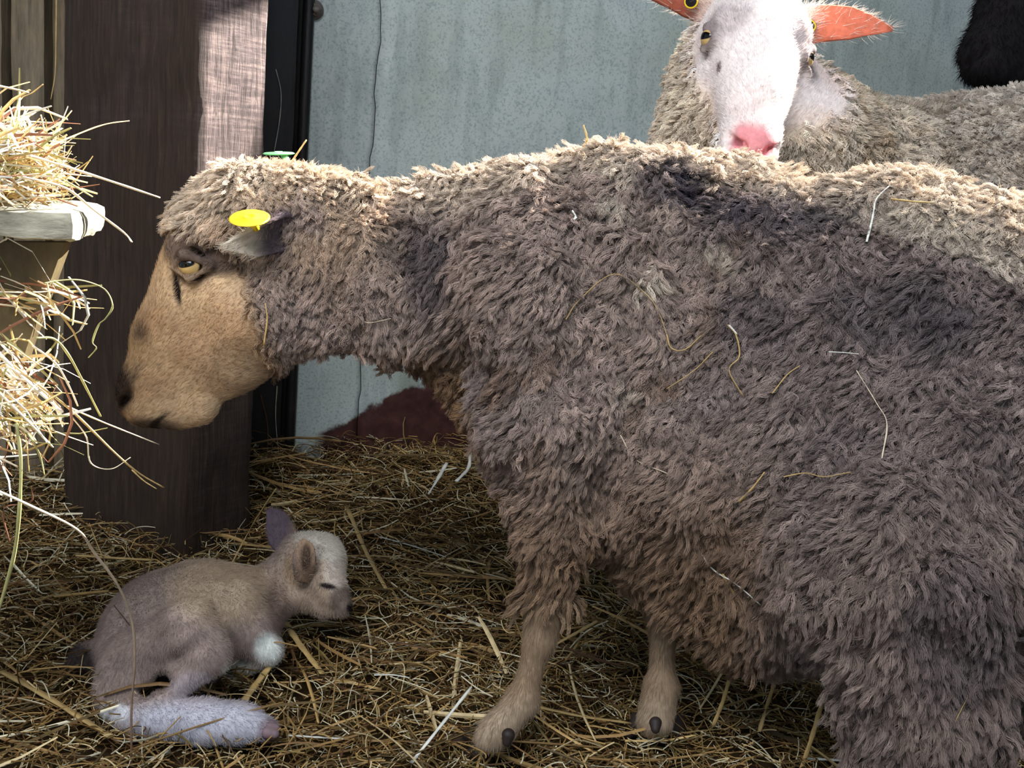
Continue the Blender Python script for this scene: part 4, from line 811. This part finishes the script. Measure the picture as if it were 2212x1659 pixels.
# straws that lie or stand clear of the bedding
def on_ground(px, py, dz=.0): 
    z = .03
    for _ in range(6): p = gr(px, py, z+dz); z = float(ground_z(p))+.012
    return gr(px, py, z+dz)
FL = [([(752, 1100, .03), (790, 1190, .02), (834, 1272, .012)], .0042, GO*.7, 'broad golden straw leaning on the bedding beside the lamb\'s head'),
 ([(822, 1160, .02), (900, 1182, .02), (988, 1212, .015)], .0030, WH*.75, 'pale straw lying level behind the lamb\'s head'),
 ([(617, 1345, .012), (650, 1395, .012), (697, 1455, .008)], .0058, GO*.9, 'thick flat yellow straw just in front of the lamb\'s chin'),
 ([(528, 1512, .012), (568, 1458, .02), (608, 1410, .03)], .0044, GO*.85, 'flat yellow straw between the lamb\'s knee and its hind hoof'),
 ([(888, 1648, .01), (950, 1570, .03), (1018, 1484, .05)], .0022, WH*.9, 'bluish white straw slanting up in the foreground'),
 ([(1165, 1528, .02), (1260, 1548, .018), (1362, 1562, .01)], .0042, GO*.6, 'thick dull straw running between the ewe\'s front hooves'),
 ([(1350, 1600, .01), (1430, 1600, .01), (1502, 1588, .012)], .0030, GO*.95, 'bright yellow straw lying right below the farther front hoof'),
 ([(0, 1448, .012), (110, 1510, .012), (240, 1592, .01)], .0060, GO*.62, 'long thick brown straw at the lamb\'s rump'),
 ([(165, 1200, .02), (240, 1205, .02), (332, 1210, .015)], .0055, GO*.65, 'thick straw lying against the foot of the post'),
 ([(1730, 1665, 0), (1755, 1590, .04), (1775, 1520, .08)], .0030, GO*.9, 'upright broken yellow straw under the ewe\'s belly'),
 ([(1738, 1638, .008), (1790, 1641, .008), (1842, 1645, .008)], .0036, WH*1.0, 'bright white straw lying beside the ewe\'s hind leg'),
 ([(808, 1458, .02), (850, 1458, .02), (885, 1464, .02)], .0024, WH*.85, 'short white straw on the bedding right of the lamb'),
 ([(622, 1588, .01), (680, 1592, .01), (742, 1596, .01)], .0030, WH*.8, 'short whitish straw in front of the lamb\'s hind hoof'),
 ([(500, 1218, .05), (545, 1135, .10), (597, 1055, .16)], .0016, GO*.7, 'thin grey straw standing against the post behind the lamb\'s back'),
 ([(925, 1068, .02), (945, 1035, .04), (965, 1000, .06)], .0042, WH*.85, 'white leaf blade sticking up by the rusted sheet'),
 ([(985, 1040, .03), (1012, 1010, .05), (1016, 975, .07)], .0036, WH*.8, 'second white leaf blade, beside the ewe\'s brisket'),
 ([(1200, 1392, .02), (1240, 1370, .03), (1290, 1342, .04)], .0046, GO*.62, 'thick dull straw behind the near front leg'),
 ([(640, 1085, .04), (720, 1068, .05), (870, 1020, .08)], .0016, GO*.8, 'thin arched straw along the foot of the metal sheet'),
 ([(1540, 1570, .03), (1560, 1520, .06), (1575, 1470, .09)], .0026, GO*.7, 'dull straw standing behind the far front hoof'),
 ([(1640, 1580, .03), (1655, 1530, .05), (1672, 1480, .08)], .0026, GO*.6, 'brown straw standing under the lowest belly wool')]
for pts, w, c, lab in FL: stalk('straw_stalk', [on_ground(*p) for p in pts], w, np.clip(c, 0, 1), lab, 'straw', 'single straws lying clear of the bedding', .35, 6, .85)

# wisps caught in the ewe's fleece
Ve = np.array([v.co[:] for v in ewe.data.vertices]); bvh = BVHTree.FromPolygons([tuple(v) for v in Ve], [tuple(p.vertices) for p in ewe.data.polygons])
def on_wool(px, py, off=.014):
    r_ = nrm(ray(px, py)); h = bvh.ray_cast(Vector(CAM), Vector(r_))
    if h[0] is None: return at(px, py, 1.1)
    return np.array(h[0])-r_*off
WI = [([(1222, 690), (1250, 650), (1327, 592), (1400, 640), (1425, 680), (1440, 722)], .0009, GO*.8, 'fine looped yellow wisp tented across the ewe\'s shoulder'),
 ([(1440, 722), (1450, 752), (1480, 755), (1515, 725)], .0012, GO*.8, 'short curled yellow wisp behind the looped one'),
 ([(1508, 1188), (1540, 1230), (1590, 1262), (1643, 1307)], .0018, WH*.9, 'pale straight straw stuck in the belly wool'),
 ([(1872, 522), (1885, 470), (1893, 430), (1920, 402)], .0012, WH, 'white hooked straw on the ewe\'s loin'),
 ([(1925, 430), (1980, 436), (2030, 438)], .0016, GO*.8, 'reddish flat straw on top of the ewe\'s loin'),
 ([(1236, 455), (1244, 468), (1240, 474)], .0020, WH*1.05, 'tiny bright white chip on the ewe\'s withers'),
 ([(1572, 702), (1590, 725), (1597, 770), (1575, 800), (1605, 856)], .0014, GO*.7, 'twisted brown wisp in the middle of the ewe\'s side'),
 ([(1575, 703), (1592, 722)], .0022, WH*.85, 'short whitish chip at the top of the twisted wisp'),
 ([(1692, 1030), (1740, 1022), (1780, 1030), (1838, 1020)], .0012, GO*.7, 'thin level brown wisp on the ewe\'s flank'),
 ([(770, 680), (795, 697), (845, 688)], .0009, PA*.8, 'fine pale wisp under the ewe\'s neck'),
 ([(1596, 1085), (1625, 1055), (1652, 1020)], .0018, GO*.7, 'short dull straw slanting on the lower side'),
 ([(2140, 1295), (2120, 1390), (2115, 1450), (2062, 1562)], .0010, GO*.8, 'long thin wisp hanging down the near thigh'),
 ([(1340, 940), (1372, 992), (1440, 1022)], .0012, PA*.75, 'pale bent wisp behind the ewe\'s elbow'),
 ([(1850, 800), (1893, 870), (1916, 915), (1905, 990)], .0010, PA*.75, 'pale curved wisp on the ewe\'s hip'),
 ([(1715, 1350), (1760, 1440), (1810, 1540), (1870, 1655)], .0013, WH*.7, 'long pale straw down the front edge of the thigh'),
 ([(1560, 1240), (1600, 1310), (1635, 1370)], .0022, GO*.6, 'broad brown straw in the belly wool beneath the pale one'),
 ([(1668, 850), (1700, 810), (1728, 790)], .0013, GO*.7, 'small reddish wisp near the ewe\'s last rib'),
 ([(1790, 760), (1825, 762), (1855, 765)], .0012, WH*.8, 'short white wisp lying level on the flank'),
 ([(1540, 760), (1500, 800), (1440, 840)], .0010, GO*.75, 'brown hair-thin wisp on the ewe\'s ribs'),
 ([(573, 655), (577, 690), (570, 745)], .0012, GO*.8, 'fine straw stuck to the ewe\'s cheek wool')]
for pts, w, c, lab in WI: stalk('straw_wisp', [on_wool(*p) for p in pts], w, np.clip(c, 0, 1), lab, 'straw', 'wisps caught in the ewe\'s fleece', .5, 6, .7)
p0 = on_wool(660, 330) if False else None
stalk('straw_wisp', [at(628, 352, 1.14), at(662, 302, 1.14)], .0014, GO, 'short straw standing on the crown beside the green tag', 'straw', 'wisps caught in the ewe\'s fleece', .5, 6, .7)
stalk('straw_wisp', [at(1258, 318, 1.13), at(1268, 300, 1.13), at(1260, 270, 1.13)], .0018, GO*.9, 'short golden straw sticking up from the withers', 'straw', 'wisps caught in the ewe\'s fleece', .5, 6, .7)
# dangling stems by the door frame
for pts, w, c, lab in (([(592, 150, 1.8), (603, 200, 1.8), (600, 260, 1.8), (588, 330, 1.8)], .0014, WH*.55, 'thin grey stem hanging in the dark gap beside the post'),
    ([(560, 850, 1.75), (575, 920, 1.75), (572, 1000, 1.75)], .0016, BR, 'brown stem hanging under the ewe\'s jaw beside the post'), ([(595, 830, 1.8), (592, 900, 1.8), (600, 990, 1.8)], .0012, PA*.6, 'pale stem in the gap under the ewe\'s jaw'),
    ([(122, -20, 1.58), (121, 80, 1.58), (119, 160, 1.58), (110, 215, 1.58)], .0016, GO*.6, 'twisted yellow string hanging beside the left edge of the post')):
    def hang(a, b, Y):
        if Y < 1.7: return at(a, b, 1.69)
        x_, z_ = wall_xy(a, b); return (np.array(Mw)@np.array([x_, -.015 if x_ < pl+.01 else -.003, z_, 1]))[:3]
    stalk('dry_stem', [hang(*p) for p in pts], w, c, lab, 'stem', None)
